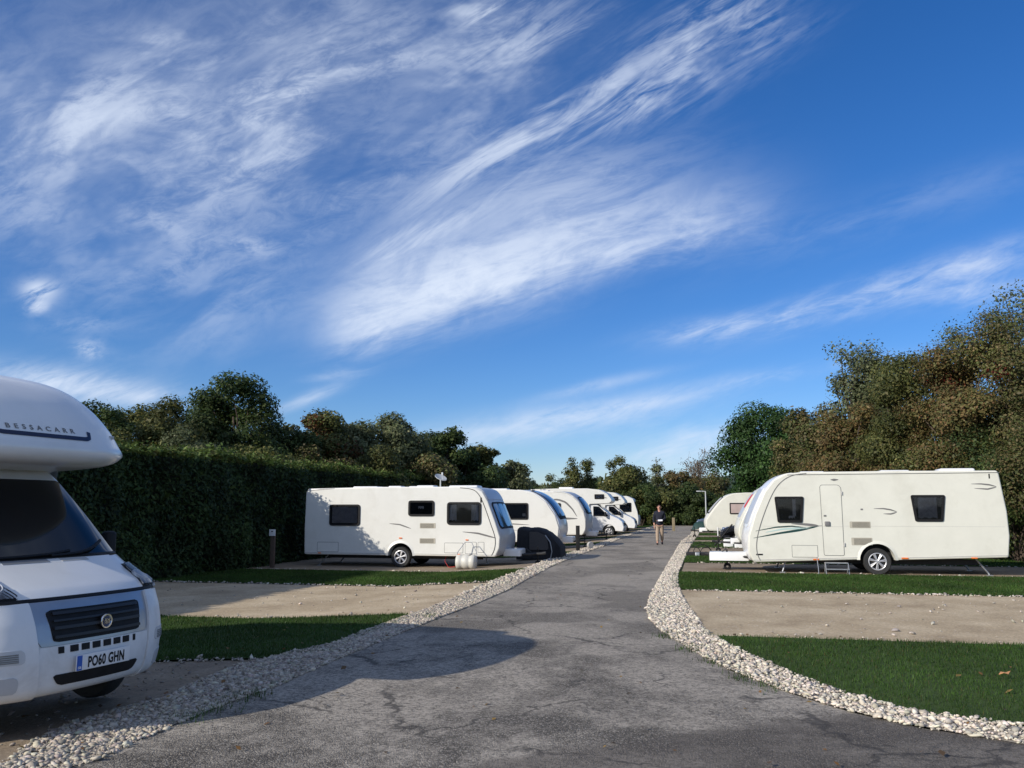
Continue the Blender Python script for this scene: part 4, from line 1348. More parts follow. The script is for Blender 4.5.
for k in range(1, 4):
    for j in range(20):
        a = 2 * PI * j / 20; r_ = .20 * k / 3
        vs.append(Vector((0, 0, .30)) + (e1 * math.cos(a) + e2 * math.sin(a)) * r_ + ax * (r_ ** 2 * .9))
for j in range(20): fs.append((0, 1 + j, 1 + (j + 1) % 20))
for k in range(2):
    for j in range(20): fs.append((1 + k * 20 + j, 1 + (k + 1) * 20 + j, 1 + (k + 1) * 20 + (j + 1) % 20, 1 + k * 20 + (j + 1) % 20))
n0 = len(vs)
vs += [v_ - ax * .02 for v_ in vs]; fs += [tuple(i + n0 for i in f[::-1]) for f in fs]
fs += [(41 + j, 41 + (j + 1) % 20, n0 + 41 + (j + 1) % 20, n0 + 41 + j) for j in range(20)]
mb.add(vs, fs); mb.build('reflector', M['lamp'], ds, True, 60)
mb = MB(); mb.tube([Vector((0, 0, .30)) - e2 * .18, Vector((0, 0, .30)) + ax * .16], .010, 6); mb.box(Vector((0, 0, .30)) + ax * .16, (.05, .05, .08)); mb.build('feed_arm', M['lamp'], ds)

# second caravan: long blue roof window running down the curved nose
L2 = 6.2
pf = [(6.0, .38, .03), (6.22, .62), (6.26, 1.0), (6.10, 1.5), (5.72, 2.05), (5.25, 2.40), (4.75, 2.55), (4.2, 2.59)]
pr = [(.02, .38, .06), (.0, 1.2), (.02, 2.40, .12), (.12, 2.55, .10), (2.4, 2.60)]
sp = dict(paint='white', wr=.32, bulge=.16, edge=False, front=dict(mat='white2', win=(1.30, 2.50), cols=((-.80, .80),)),
    windows=[dict(poly=rrect(3.75, 4.95, 1.32, 2.02, .08), drapes=((.0, .14, .05, .95, 'curtain'), (.82, .95, .1, .35, 'curtain')))],
    decals=[('stripe', swoosh([(3.2, 1.12), (4.2, 1.14), (5.0, 1.10)], .05, .05), 'greydecal'), ('stripe', swoosh([(3.4, .86), (4.2, .88), (4.9, .86)], .03, .03), 'palegrey'), ('badge', rrect(5.12, 5.34, .90, .96, .01), 'palegrey')],
    roof=[(3.4, 0, .9, .6, .10), (1.7, 0, .6, .5, .09)], drawbar=1.2, fairing=(.6, .25))
C2, _, _ = caravan('caravan', 'white caravan with long dark blue window down its curved nose, second on the left', 'caravans on the left-hand pitches', -6.0, 36.2, 1, L2, 2.25, pf, pr, .38, .38, 2.9, 2.59, DROP, sp)

# third caravan: grey strip down a rounded nose and a shaped side window
L3 = 6.0
pf = [(5.86, .40, .03), (6.04, .70), (6.06, 1.2), (5.95, 1.65), (5.70, 2.12), (5.35, 2.45), (4.95, 2.62), (4.3, 2.68)]
pr = [(.02, .40, .06), (.0, 1.2), (.02, 2.45, .12), (.12, 2.62, .10), (2.4, 2.70)]
tri = round_poly([(3.9, 1.25, .08), (5.62, 1.25, .12), (4.95, 2.18, .30), (3.9, 2.22, .08)], 5)
tri2 = inset_poly(tri, .14)
sp = dict(paint='white', wr=.32, bulge=.18, edge=True, edge_in=.05, edge_mat='palegrey', front=dict(mat='greymould', win=(1.45, 2.3), cols=((-.8, .8),)),
    windows=[dict(poly=rrect(3.98, 4.75, 1.38, 2.06, .08), drapes=((.0, .55, .02, .98, 'curtain'),), frame_w=.09)],
    decals=[('window_surround', swoosh([(3.8, 2.22), (4.6, 2.24), (5.0, 2.10), (5.35, 1.75), (5.6, 1.35)], .09, .10), 'greydecal'), ('window_surround', swoosh([(3.7, 1.27), (4.6, 1.25), (5.62, 1.25)], .13, .13), 'greydecal')],
    roof=[(3.5, 0, .9, .6, .10)], drawbar=1.2, fairing=(.6, .25))
C3, _, _ = caravan('caravan', 'white caravan with grey bow window trim and silver nose, third on the left', 'caravans on the left-hand pitches', -6.05, 45.2, 1, L3, 2.25, pf, pr, .40, .40, 2.8, 2.68, DROP, sp)

# ================================================================== RIGHT ROW
LR = 6.2
X = lambda a: LR - a
pf = [(X(.12), .28, .03), (X(-.0), .55), (X(.02), .95), (X(.20), 1.52), (X(.46), 2.10), (X(.70), 2.40), (X(1.0), 2.555), (X(1.4), 2.60)]
pr = [(.04, .47, .05), (-.02, 1.0), (.0, 1.6), (.12, 2.52, .04), (.16, 2.60, .04), (2.4, 2.61)]
def trap(a0, a1, z0, z1, r, dx): 
    return rrect(X(a1), X(a0), z0, z1, r, dx, dx)
sp = dict(paint='cream', wr=.335, spokes=7, bulge=.12, edge=True, edge_in=.24, edge_mat='greydecal', edge_r=1,
    front=dict(mat='white2', win=(1.15, 2.2), cols=((-.78, -.05), (.05, .78)), pane='greymould', frame='white2'),
    windows=[dict(poly=trap(.70, 1.43, 1.30, 1.97, .05, .06), drapes=((.25, .38, .15, .95, 'curtain'), (.3, .55, .08, .22, 'curtain'), (.55, .85, .1, .3, 'interior'))),
             dict(poly=trap(4.00, 4.81, 1.34, 2.00, .05, .08), drapes=((.22, .85, .03, .97, 'blind'),))],
    vents=[(X(3.02), X(2.52), 1.17, 1.335), (X(3.04), X(2.54), .74, .93)],
    lids=[('locker_lid', rrect(X(1.72), X(1.08), .42, .73, .02))],
    decals=[('stripe', swoosh([(X(.14), .90), (X(.8), 1.03), (X(1.3), 1.11), (X(1.78), 1.22)], .02, .09), 'darkgreen'),
            ('stripe', swoosh([(X(.20), 1.08), (X(.7), 1.18), (X(1.1), 1.21), (X(1.45), 1.17)], .02, .05), 'darkgreen'),
            ('stripe', swoosh([(X(.45), 1.05), (X(.9), 1.14), (X(1.6), 1.17)], .03, .07), 'teal'),
            ('stripe', swoosh([(X(1.1), 1.27), (X(1.4), 1.26), (X(1.75), 1.23)], .03, .09), 'greydecal'),
            ('stripe', swoosh([(X(1.7), 1.225), (X(2.0), 1.22)], .01, .015), 'greydecal'),
            ('emblem_decal', swoosh([(X(3.12), 1.66), (X(3.35), 1.66), (X(3.52), 1.63), (X(3.66), 1.58)], .02, .05), 'greydecal'),
            ('emblem_decal', swoosh([(X(3.34), 1.53), (X(3.52), 1.525), (X(3.66), 1.57)], .02, .05), 'greydecal'),
            ('emblem_decal', swoosh([(X(5.43), 2.27), (X(5.65), 2.27), (X(5.85), 2.245), (X(6.0), 2.20)], .02, .05), 'greydecal'),
            ('emblem_decal', swoosh([(X(5.50), 2.16), (X(5.8), 2.14), (X(6.0), 2.19)], .02, .05), 'greydecal'),
            ('badge', rrect(X(.36), X(.19), .46, .50, .01), 'black'), ('grab_handle', rrect(X(5.87), X(5.84), 2.40, 2.52, .01), 'black'),
            ('door_lamp', round_poly([(X(2.34), 2.40, .02), (X(2.2), 2.36, .05), (X(2.08), 2.40, .02), (X(2.2), 2.425, .05)]), 'greydecal'),
            ('socket', rrect(X(2.86), X(2.80), 1.62, 1.66, .01), 'greydecal')],
    markers=[(X(1.66), .375, .14, .035), (X(3.78), .43, .16, .035), (X(5.38), .455, .14, .03)],
    roof=[(X(1.75), .2, .62, .55, .07), (X(1.65), -.3, .5, .4, .06), (X(3.85), .0, .75, .55, .10), (X(5.35), .05, .85, .6, .14)], drawbar=1.05, fairing=(1.05, .22), fair_w=.7, fair_z=.32, jockey_x=LR + .52, jockey_h=.55)
R1, hwr, sdr = caravan('caravan', 'large cream white caravan broadside right of the road with closed door and green stripes', 'caravans on the right-hand pitches',
    1.12, 23.55, -1, LR, 2.25, pf, pr, .28, .47, X(3.14), 2.60, .0, sp)
# entrance door with handle
dpoly = round_poly([(X(2.36), .47, .05), (X(1.86), .47, .05), (X(1.83), 2.27, .08), (X(2.36), 2.27, .14)], 6)
d_ = outline_panel(R1, 'door', dpoly, hwr, sdr, 'cream', .008, .014)
mb = MB(); mb.rbox((X(1.98), sdr * (hwr + .02), 1.28), (.13, .05, .11), .02); mb.build('handle', M['greydecal'], d_, True)
mb = MB(); mb.prism([(X(2.34), 1.20), (X(1.88), 1.20), (X(1.88), 1.206), (X(2.34), 1.206)], sdr * (hwr + .007), sdr * (hwr + .010)); mb.build('door_seam', M['palegrey'], d_)
mb = MB(); mb.prism(rrect(X(1.96), X(1.90), 1.46, 1.50, .01), sdr * (hwr + .006), sdr * (hwr + .02)); mb.build('latch', M['seal'], d_)
mb = MB()
mb.prism([(X(6.1), 2.545), (X(1.05), 2.525), (X(1.05), 2.537), (X(6.1), 2.557)], sdr * (hwr - .001), sdr * (hwr + .012)); mb.build('awning_rail', M['seal'], R1)
for (x0_, x1_, zz) in ((1.83, .42, 1.205), (6.12, 2.38, 1.215)):
    mb = MB(); mb.prism([(X(x0_), zz), (X(x1_), zz), (X(x1_), zz + .005), (X(x0_), zz + .005)], sdr * (hwr - .001), sdr * (hwr + .0025)); mb.build('panel_seam', M['palegrey'], R1)
for zz in (.75, 2.05):
    mb = MB(); mb.rbox((X(2.37), sdr * (hwr + .012), zz), (.03, .03, .09), .008); mb.build('hinge', M['palegrey'], d_, True)
# folding entrance step on the hardcore
p = put(R1, X(2.12), sdr * (hwr + .26), 0)
st = empty('folding_step', 'silver two-tread folding step below the door of the right caravan', 'step', (p.x, p.y, 0), -YAW)
for s in (-1, 1):
    mb = MB(); mb.tube([(s * .27, .14, .30), (s * .27, -.02, .30), (s * .27, -.16, .01)], .013, 6); mb.tube([(s * .27, .10, .30), (s * .27, .14, .01)], .013, 6); mb.build('leg', M['steel'], st, True)
for (y, z) in ((.04, .305), (-.13, .16)):
    mb = MB(); mb.box((0, y, z), (.54, .17, .022)); mb.build('tread', M['steel'], st)
mb = MB(); mb.tube([(-.45, .12, .42), (-.45, -.05, .2), (-.45, -.1, .01)], .011, 6); mb.build('side_rail', M['steel'], st)

# second caravan on the right, mostly hidden: nose with red cloth in its window
L5 = 6.0
pf = [(L5 - .18, .40, .03), (L5 - .0, .62), (L5, .95), (L5 - .22, 1.45), (L5 - .60, 2.10), (L5 - .88, 2.38), (L5 - 1.2, 2.52), (L5 - 1.6, 2.56)]
pr = [(.02, .40, .06), (.0, 1.2), (.02, 2.40, .12), (.12, 2.54, .10), (2.4, 2.57)]
sp = dict(paint='cream', wr=.33, bulge=.12, edge=False, front=dict(mat='cream', win=(1.2, 2.25), cols=((-.78, .0), (.04, .78)), pane='greymould', frame='cream'),
    windows=[dict(poly=rrect(3.6, 4.6, 1.3, 1.95, .08))], roof=[(3.4, 0, .9, .6, .10)], drawbar=.9, fairing=(.35, .2), fair_w=.6)
R2c, hw2, sd2 = caravan('caravan', 'cream caravan mostly hidden behind the large right one, red cloth at its front window', 'caravans on the right-hand pitches', 1.25, 32.6, -1, L5, 2.2, pf, pr, .40, .40, 2.9, 2.56, 0, sp)
mb = MB(); cvr = Curve2([(p_[0], p_[1]) for p_ in pf]); Sr = front_surface(cvr, hw2 - .02, .12)
ta, tb = cvr.t_at_z(1.62), cvr.t_at_z(2.12)
a_, b_ = rounded(.50, .76, .2, .4)
patch_mb(Sr, ta, tb, 8, a_, b_, 6, .036, .02).build('red_cloth', M['red'], R2c, True)

# third caravan on the right: cream with a pinkish-grey side window
L6 = 6.0
pf = [(L6 - .15, .42, .03), (L6 + .02, .66), (L6 - .0, 1.0), (L6 - .30, 1.45), (L6 - .75, 2.0), (L6 - 1.1, 2.28), (L6 - 1.5, 2.42), (L6 - 2.1, 2.47)]
pr = [(.02, .42, .06), (.0, 1.2), (.02, 2.30, .12), (.12, 2.43, .10), (2.0, 2.46)]
M['pinkblind'] = mat('pinkish_blind', (.42, .33, .31), .8, 0, .08, 5)
sp = dict(paint='cream', wr=.33, bulge=.12, edge=False, front=dict(mat='cream', win=(1.3, 2.2), cols=((-.78, .78),), pane='palegrey'),
    windows=[dict(poly=rrect(3.75, 4.75, 1.32, 1.92, .06), pane='pinkblind')], roof=[(3.0, 0, .9, .6, .08)], drawbar=.8, fairing=(.45, .22), fair_w=.5)
R3c, _, _ = caravan('caravan', 'far cream caravan with pinkish side window on the right, near the lamp post', 'caravans on the right-hand pitches', .15, 48.3, -1, L6, 2.2, pf, pr, .42, .42, 2.9, 2.45, 0, sp)

# ================================================================== FAR MOTORHOMES, LEFT ROW
def far_motorhome(label, uf, vn, z0, luton=True, paint='white', L=6.7, H=3.0):
    w = 2.25
    root = empty('motorhome', label, 'motorhome', W(uf - L, vn + w / 2, z0), -YAW, 'motorhomes on the left-hand pitches')
    hw, sd = w / 2, -1
    d = L - 6.7
    if luton:
        poly = [(0, .45, .05), (0, H - .3, .2), (.25, H - .05, .15), (2.5, H), (4.5 + d, H), (5.25 + d, H - .08), (5.75 + d, H - .33), (6.0 + d, H - .66), (6.02 + d, H - .80), (5.85 + d, H - .93, .05), (4.62 + d, H - .98, .05), (4.56 + d, .45, .04)]
    else:
        poly = [(0, .45, .05), (0, H - .25, .12), (.2, H - .03, .12), (3.0, H), (5.8 + d, H - .02, .15), (6.3 + d, H - .25, .2), (6.62 + d, 1.5, .3), (6.7 + d, .95, .2), (6.66 + d, .42, .05)]
    low = [(p_[0], p_[1], 0) for p_ in arch(1.45, .40, .45)[::-1]]
    shell(round_poly([(q[0], q[1], max(q[2], .08)) if len(q) > 2 else q for q in poly] + low, 5), w, .035).build('body', M[paint], root, True, 32)
    for s in (-1, 1):
        wheel(root, 1.45, s * (hw - .14), .33, .33, s); wheel(root, 5.80 + d, s * (hw - .17), .33, .33, s)
    mb = MB(); mb.box((3.0, 0, .45), (5.4 + d, 1.2, .16)); mb.build('chassis', M['darksteel'], root)
    if luton:
        cab = [(4.5 + d, .42, .03), (4.5 + d, 2.03), (5.05 + d, 2.03, .1), (5.98 + d, 1.32, .08), (6.42 + d, 1.12, .12), (6.64 + d, .95, .12), (6.74 + d, .60, .06), (6.66 + d, .34, .05)]
        cab = cab + [(p_[0], p_[1], 0) for p_ in arch(5.80 + d, .40, .38)[::-1]]
        shell(round_poly([(q[0], q[1], max(q[2], .10)) if len(q) > 2 and q[2] > 0 else q for q in cab], 5), 2.02, .04).build('cab', M['white2'], root, True, 32)
        cv = Curve2([(5.98 + d, 1.32), (5.52 + d, 1.675), (5.06 + d, 2.02)])
        S = front_surface(cv, 1.0, .03); a, b = rounded(-.86, .86, .1)
        patch_mb(S, .06, .92, 10, a, b, 10, .012, .03).build('windscreen', M['screen'], root, True)
        side_window(root, round_poly([(4.85 + d, 1.30, .05), (5.82 + d, 1.28, .06), (5.20 + d, 1.88, .08), (4.85 + d, 1.90, .05)]), 1.01, sd, frame_w=.05)
        mb = MB(); mb.ring(rrect(4.78 + d, 5.45 + d, .55, 1.24, .06), inset_poly(rrect(4.78 + d, 5.45 + d, .55, 1.24, .06), .012), sd * 1.008, sd * 1.014); mb.build('door_seam', M['seal'], root)
        for s in (-1, 1):
            mb = MB(); mb.rbox((5.62 + d, s * 1.17, 1.40), (.12, .17, .30), .04); mb.tube([(5.66 + d, s * 1.0, 1.34), (5.64 + d, s * 1.1, 1.36)], .03, 6); mb.build('mirror', M['black'], root, True)
            mb = MB(); mb.rbox((6.42 + d, s * .80, .98), (.30, .26, .16), .05); mb.build('headlight', M['chrome'], root, True)
        mb = MB(); mb.box((6.72 + d, 0, .78), (.03, 1.0, .16)); mb.build('grille', M['black'], root)
        side_window(root, rrect(4.95 + d, 5.55 + d, H - .66, H - .36, .05), hw, sd, ((.1, .9, .1, .9, 'curtain'),), frame_w=.08)
        side_window(root, rrect(2.2, 3.2, 1.45, 2.05, .06), hw, sd, ((0, .2, 0, 1, 'curtain'),))
        decal(root, 'stripe', swoosh([(5.45 + d, H - .55), (5.75 + d, H - .60)], .05, .05), hw, sd, 'greydecal')
    else:
        side_window(root, rrect(5.2 + d, 6.15 + d, 1.45, 2.2, .08), hw, sd, frame_w=.05)
        side_window(root, rrect(2.4, 3.6, 1.5, 2.1, .06), hw, sd, ((0, .2, 0, 1, 'curtain'),))
        cv = Curve2([(6.66 + d, 1.15), (6.6 + d, 1.6), (6.42 + d, 2.35)])
        S = front_surface(cv, 1.08, .05); a, b = rounded(-.9, .9, .1)
        patch_mb(S, .05, .95, 10, a, b, 10, .014, .03).build('windscreen', M['screen'], root, True)
    mb = MB(); mb.rbox((3.0, .1, H + .05), (.9, .6, .12), .05); mb.build('rooflight', M['white2'], root, True)
    return root
far_motorhome('nearer of two white overcab motorhomes far left of the road, side window in its overcab', -4.85, 54.0, DROP)
far_motorhome('white motorhome behind the nearer overcab motorhome, its bonnet showing past it', -4.75, 62.2, DROP, H=2.95)
far_motorhome('boxy white motorhome with flat front, last vehicle at the far end of the left row', -5.1, 70.6, DROP, luton=False, H=2.75)
# ================================================================== NEAR MOTORHOME (front three-quarter, left edge)
MH_HEAD = R(-21.0)
MHW = Vector((-3.24, 7.0, 0.0))
Fd = Vector((math.cos(MH_HEAD), math.sin(MH_HEAD), 0))
MH = empty('motorhome', 'white overcab motorhome at the left edge, front towards the road, number plate PO60 GHN', 'motorhome', MHW, MH_HEAD)
class Prof:
    """cab surface: rows of (x, z, half width, corner setback)"""
    def __init__(self, rows):
        self.r = np.array(rows); self.n = len(rows)
    def at(self, t):
        t = min(max(t, 0), self.n - 1)
        i = min(int(t), self.n - 2); f = t - i
        p0, p1, p2, p3 = self.r[max(i - 1, 0)], self.r[i], self.r[i + 1], self.r[min(i + 2, self.n - 1)]
        k = .6
        m1, m2 = (p2 - p0) * .5 * k, (p3 - p1) * .5 * k
        return (2 * f ** 3 - 3 * f ** 2 + 1) * p1 + (f ** 3 - 2 * f ** 2 + f) * m1 + (-2 * f ** 3 + 3 * f ** 2) * p2 + (f ** 3 - f ** 2) * m2
CAB = Prof([(-.45, .30, .86, .30), (-.10, .345, .91, .40), (-.035, .40, .945, .43), (-.012, .50, .965, .45), (-.005, .60, .98, .46), (-.015, .72, .99, .46),
            (-.045, .86, .99, .46), (-.10, .985, .98, .43), (-.135, 1.03, .985, .38), (-.22, 1.09, .975, .36), (-.42, 1.19, .95, .30), (-.62, 1.285, .92, .21),
            (-.69, 1.31, .905, .17), (-1.00, 1.63, .83, .13), (-1.34, 1.965, .745, .10), (-1.52, 2.07, .72, .07), (-1.80, 2.10, .72, .05)])
SIDE_BACK = -2.1
def Scab(t, s):
    x, z, hw, k = CAB.at(t)
    a = abs(s); sg = 1 if s >= 0 else -1
    if a <= 1:
        return Vector((x - k * (.35 * a ** 2 + .65 * a ** 6), sg * hw * (a ** .97), z))
    q = a - 1
    x1 = (x - k)
    return Vector((x1 * (1 - q) + SIDE_BACK * q, sg * (hw + (max(hw, .93) + .05 - hw) * min(1, q * 1.4)), z))
WHITE = M['white2']
# the whole cab skin
patch_mb(Scab, 0, 16, 96, -2, 2, 72, 0, .03).build('cab', WHITE, MH, True, 40)
# bumper: low centre band and two tall corners
mb = MB()
patch_mb(Scab, .5, 4.72, 26, -.52, .52, 16, .020, .045, mb)
for sg in (-1, 1):
    lo, hi = ((lambda k: .525 + .10 * max(0, k - .55) ** 1.2), (lambda k: 1.30)) if sg > 0 else ((lambda k: -1.30), (lambda k: -.525 - .10 * max(0, k - .55) ** 1.2))
    patch_mb(Scab, .5, 7.35, 40, lo, hi, 30, .032, .06, mb)
bp_ = mb.build('bumper', M['bumper'], MH, True, 42)
# silver panel and grille
patch_mb(Scab, 4.75, 7.45, 22, lambda k: -.50 - .16 * k, lambda k: .50 + .16 * k, 20, .012, .03).build('grille_panel', M['silver'], MH, True)
gz0, gz1 = 4.95, 6.62
a, b = rounded(lambda k: -.405 - .045 * k, lambda k: .405 + .045 * k, .12, .35)
gr = patch_mb(Scab, gz0, gz1, 20, a, b, 18, .018, .02).build('grille', M['black'], MH, True)
M['slat'] = mat('grille_slat', (.02, .02, .022), .5, .1, .1, 10)
for k in range(4):
    t = gz0 + (gz1 - gz0) * (k + .62) / 4.3
    patch_mb(Scab, t, t + .14, 3, -.405, .405, 18, .034, .03).build('slat', M['slat'], gr, True)
def Sp(t, s, off):
    e = 1e-3
    n = (Scab(t, s + e) - Scab(t, s - e)).cross(Scab(t + e, s) - Scab(t - e, s)).normalized()
    return Scab(t, s) + n * off, n
c, n = Sp(5.66, .02, .045)
em = MB(); em.lathe([(.036, -.01), (.054, -.01), (.058, .006), (.054, .016), (.045, .016), (.042, .010)], tuple(c), 'x', 32)
emo = em.build('emblem', M['chrome'], gr, True)
em = MB(); em.lathe([(.001, .010), (.044, .009), (.044, -.006), (.001, -.006)], tuple(c), 'x', 28); em.build('emblem_disc', M['emblem'], gr, True)
em = MB()
for k in range(4):
    yy = -.021 + .014 * k
    em.box((c.x + .014, c.y + yy, c.z), (.006, .0045, .040)); 
    if k in (0, 2, 3): em.box((c.x + .014, c.y + yy + .004, c.z + (.017 if k != 2 else .008)), (.006, .008, .005))
em.build('emblem_bars', M['chrome'], gr)
# row of square slots under the grille, plate, lower intake
for k in range(8):
    s0 = -.39 + .78 * k / 8 + .012; s1 = s0 + (.068 if 0 < k < 7 else .045)
    if k == 7: s0 += .02
    patch_mb(Scab, 4.32, 4.66, 3, s0, s1, 2, .026, .02).build('intake_slot', M['black'], MH)
a, b = rounded(lambda k: -.36 - .06 * k, lambda k: .36 + .06 * k, .3, .1)
patch_mb(Scab, 2.12, 2.82, 6, a, b, 16, .027, .02).build('lower_intake', M['black'], MH, True)
pc, pn = Sp(3.50, 0, .045)
pl = MB(); pl.box((pc.x, 0, pc.z), (.012, .524, .115)); plo = pl.build('number_plate', M['platewhite'], MH, bevel=.004)
mb = MB(); mb.box((pc.x + .0072, -.262 + .026, pc.z), (.003, .046, .108)); mb.build('plate_band', M['plateblue'], plo)
V, F = text_mesh('PO60 GHN', .108, .0035, .66, 1.06)
mb = MB(); mb.add([(pc.x + .0085, x + .022, pc.z - .039 + z) for x, z in V], F); mb.build('plate_lettering', M['black'], plo)
V, F = text_mesh('GB', .024, .001)
mb = MB(); mb.add([(pc.x + .0095, -.236 + x, pc.z - .042 + z) for x, z in V], F); mb.build('plate_lettering', M['platewhite'], plo)
# recesses and lamps in the bumper corners
for sg in (-1, 1):
    f = (lambda v: v) if sg > 0 else (lambda v: v)
    lo, hi = (.62, .92) if sg > 0 else (-.92, -.62)
    a, b = rounded(lo, hi, .4, .06)
    M.setdefault('recess', mat('bumper_recess', (.50, .51, .52), .5, 0, .05, 8))
    patch_mb(Scab, 3.95, 4.75, 6, a, b, 8, .037, .01).build('vent_recess', M['recess'], MH, True)
    lo, hi = (.66, .80) if sg > 0 else (-.80, -.66)
    for k in range(5):
        patch_mb(Scab, 4.12 + k * .1, 4.17 + k * .1, 2, lo, hi, 4, .043, .012).build('vent_slat', M['seal'], MH)
    lo, hi = (.66, .90) if sg > 0 else (-.90, -.66)
    a, b = rounded(lo, hi, .45, .06)
    fl_ = patch_mb(Scab, 2.05, 3.15, 8, a, b, 8, .038, .012).build('fog_light', M['greymould'], MH, True)
# headlights
for sg in (-1, 1):
    lo = (lambda k: .60 + .10 * k); hi = (lambda k: .985 - .01 * k)
    A, B = (lo, hi) if sg > 0 else ((lambda k: -hi(k)), (lambda k: -lo(k)))
    A, B = rounded(A, B, .2, .10)
    hl = patch_mb(Scab, 8.12, 10.25, 18, A, B, 18, .008, .03).build('headlight', M['black'], MH, True)
    A2, B2 = (lambda k, A=A: A(k) + .02), (lambda k, B=B: B(k) - .02)
    patch_mb(Scab, 8.22, 10.1, 14, A2, B2, 14, .020, .012).build('reflector', M['chrome'], hl, True, 40)
    for (tt, ss, rr) in ((9.2, .73, .080), (8.75, .83, .045)):
        c2, n2 = Sp(tt, sg * ss, .020)
        rot = n2.to_track_quat('Z', 'Y').to_matrix()
        mb = MB(); mb.lathe([(.001, .006), (rr * .5, .012), (rr * .55, .0), (rr * .9, .016), (rr, .004), (rr, -.01)], (0, 0, 0), 'z', 20)
        mb.v = [tuple(rot @ Vector(p_) + c2) for p_ in mb.v]
        mb.build('lamp_bowl', M['greymould'], hl, True)
    patch_mb(Scab, 8.18, 10.15, 14, A, B, 14, .034, .012).build('lens', M['lens'], hl, True)
    lo2, hi2 = (.80, 1.12) if sg > 0 else (-1.12, -.80)
    patch_mb(Scab, 7.72, 8.02, 3, lo2, hi2, 10, .030, .02).build('side_lamp', M['plateblue'] if False else M['greymould'], MH, True)
# black seam between bonnet and grille panel
patch_mb(Scab, 7.50, 7.98, 4, -1.15, 1.15, 40, .016, .03).build('bonnet_seam', M['black'], MH, True)
# bonnet: raised lid with intake mesh panels by the windscreen
patch_mb(Scab, 8.02, 11.3, 24, lambda k: -.60 - .16 * k, lambda k: .60 + .16 * k, 24, .008, .02).build('bonnet', WHITE, MH, True)
for (s0, s1) in ((-.46, -.02), (.10, .40)):
    patch_mb(Scab, 10.72, 11.12, 4, s0, s1, 10, .010, .006).build('scuttle_vent', M['silver'] if s0 < 0 else M['palegrey'], MH, True)
# windscreen, black lower band, wipers
a, b = rounded(-.955, .955, .05, .6)
ws = patch_mb(Scab, 11.75, 13.95, 28, a, b, 28, .010, .03).build('windscreen', M['screen'], MH, True)
a, b = rounded(-.99, .99, .3, .12)
patch_mb(Scab, 11.25, 11.98, 6, a, b, 24, .016, .03).build('scuttle_band', M['black'], MH, True)
for (s0, s1, t1) in ((-.55, .28, 12.12), (.05, .78, 12.35)):
    pts = []
    for k in range(9):
        q = k / 8; p_, n_ = Sp(11.7 + (t1 - 11.7) * q, s0 + (s1 - s0) * q, .03); pts.append(p_)
    mb = MB(); mb.tube(pts, [.014] * 9, 6); mb.build('wiper', M['black'], MH, True)
# door windows on both flanks
for sg in (-1, 1):
    A, B = (1.18, 1.66) if sg > 0 else (-1.66, -1.18)
    patch_mb(Scab, 12.2, 13.9, 12, (lambda k: A + (.16 * k if sg > 0 else 0)), (lambda k: B - (0 if sg > 0 else .16 * k)), 10, .010, .02).build('door_window', M['screen'], MH, True)
    # mirrors
    mb = MB(); mb.rbox((-1.12, sg * 1.10, 1.36), (.11, .12, .26), .04, 4); mm = mb.build('mirror', M['black'], MH, True)
    mb = MB(); mb.tube([(-1.05, sg * .90, 1.30), (-1.08, sg * 1.0, 1.31), (-1.10, sg * 1.06, 1.33)], [.045, .04, .04], 8); mb.build('mirror_arm', M['black'], mm, True)
# overcab
LUT = Curve2([(x_ - .29, 2.06 + (z_ - 2.04) * 1.09) for x_, z_ in ((-1.45, 2.04), (-1.25, 2.03), (-.80, 2.045), (-.52, 2.075), (-.41, 2.13), (-.395, 2.19), (-.43, 2.26), (-.55, 2.42), (-.78, 2.61), (-1.10, 2.76), (-1.5, 2.85), (-2.0, 2.895), (-2.6, 2.91))], 160)
def Slut(t, s):
    p = LUT.at(t); a = min(1, abs(s)); sg = 1 if s >= 0 else -1
    zc = 2.22
    f = ((1 - a ** 6.5) ** .5 if a < 1 else 0) * .76 + .24
    up = p.y - zc
    k = .36 * a ** 3.0 * max(0, min(1, (p.x + 2.67) / 1.6))
    y = sg * 1.13 * (a ** .98)
    z = zc + up * f
    return Vector((p.x - k, y, z))
mbl = patch_mb(Slut, 0, 1, 110, -1, 1, 60, 0, .02)
for sg in (-1, 1):
    mbl.add([Slut(k / 110, sg) for k in range(111)], [tuple(range(111))])
mbl.build('overcab', WHITE, MH, True, 50)
tz = lambda z: min((k for k in range(60, 201)), key=lambda k: abs(LUT.at(k / 200).y - z)) / 200
def lut_pt(z, y, off):
    t = tz(z) if not isinstance(z, tuple) else z[0]
    s = max(-1, min(1, y / 1.13)); s = math.copysign(abs(s) ** (1 / .98), s)
    e = 2e-3
    n_ = (Slut(t, s + e) - Slut(t, s - e)).cross(Slut(t + e, s) - Slut(t - e, s)).normalized()
    return Slut(t, s) + n_ * off
tt0 = tz(2.365); LEN = sum((LUT.p[i + 1] - LUT.p[i]).length for i in range(len(LUT.p) - 1))
V, F = text_mesh('BESSACARR', .066, .0012, 1.15, 1.9)
mb = MB(); mb.add([lut_pt((tt0 + z / LEN,), -.04 + x, .004) for x, z in V], F); mb.build('lettering', M['greydecal'], MH)
mb = MB()
def band(path, wd):
    q = resample(path, 40)
    vs = []
    for i, p_ in enumerate(q):
        d_ = (q[min(i + 1, 39)] - q[max(i - 1, 0)]).normalized(); n_ = Vector((-d_.y, d_.x)) * wd / 2
        for sg in (1, -1):
            r_ = p_ + n_ * sg; vs.append(lut_pt((tt0 + r_.y / LEN,), r_.x - .13, .005))
    mb.add(vs, [(2 * i, 2 * i + 1, 2 * i + 3, 2 * i + 2) for i in range(39)])
band([(-.62, .14), (-.50, .13), (-.43, .03), (-.36, -.03), (-.28, -.045), (.2, -.05), (.54, -.05), (.58, -.035), (.595, .03)], .042)
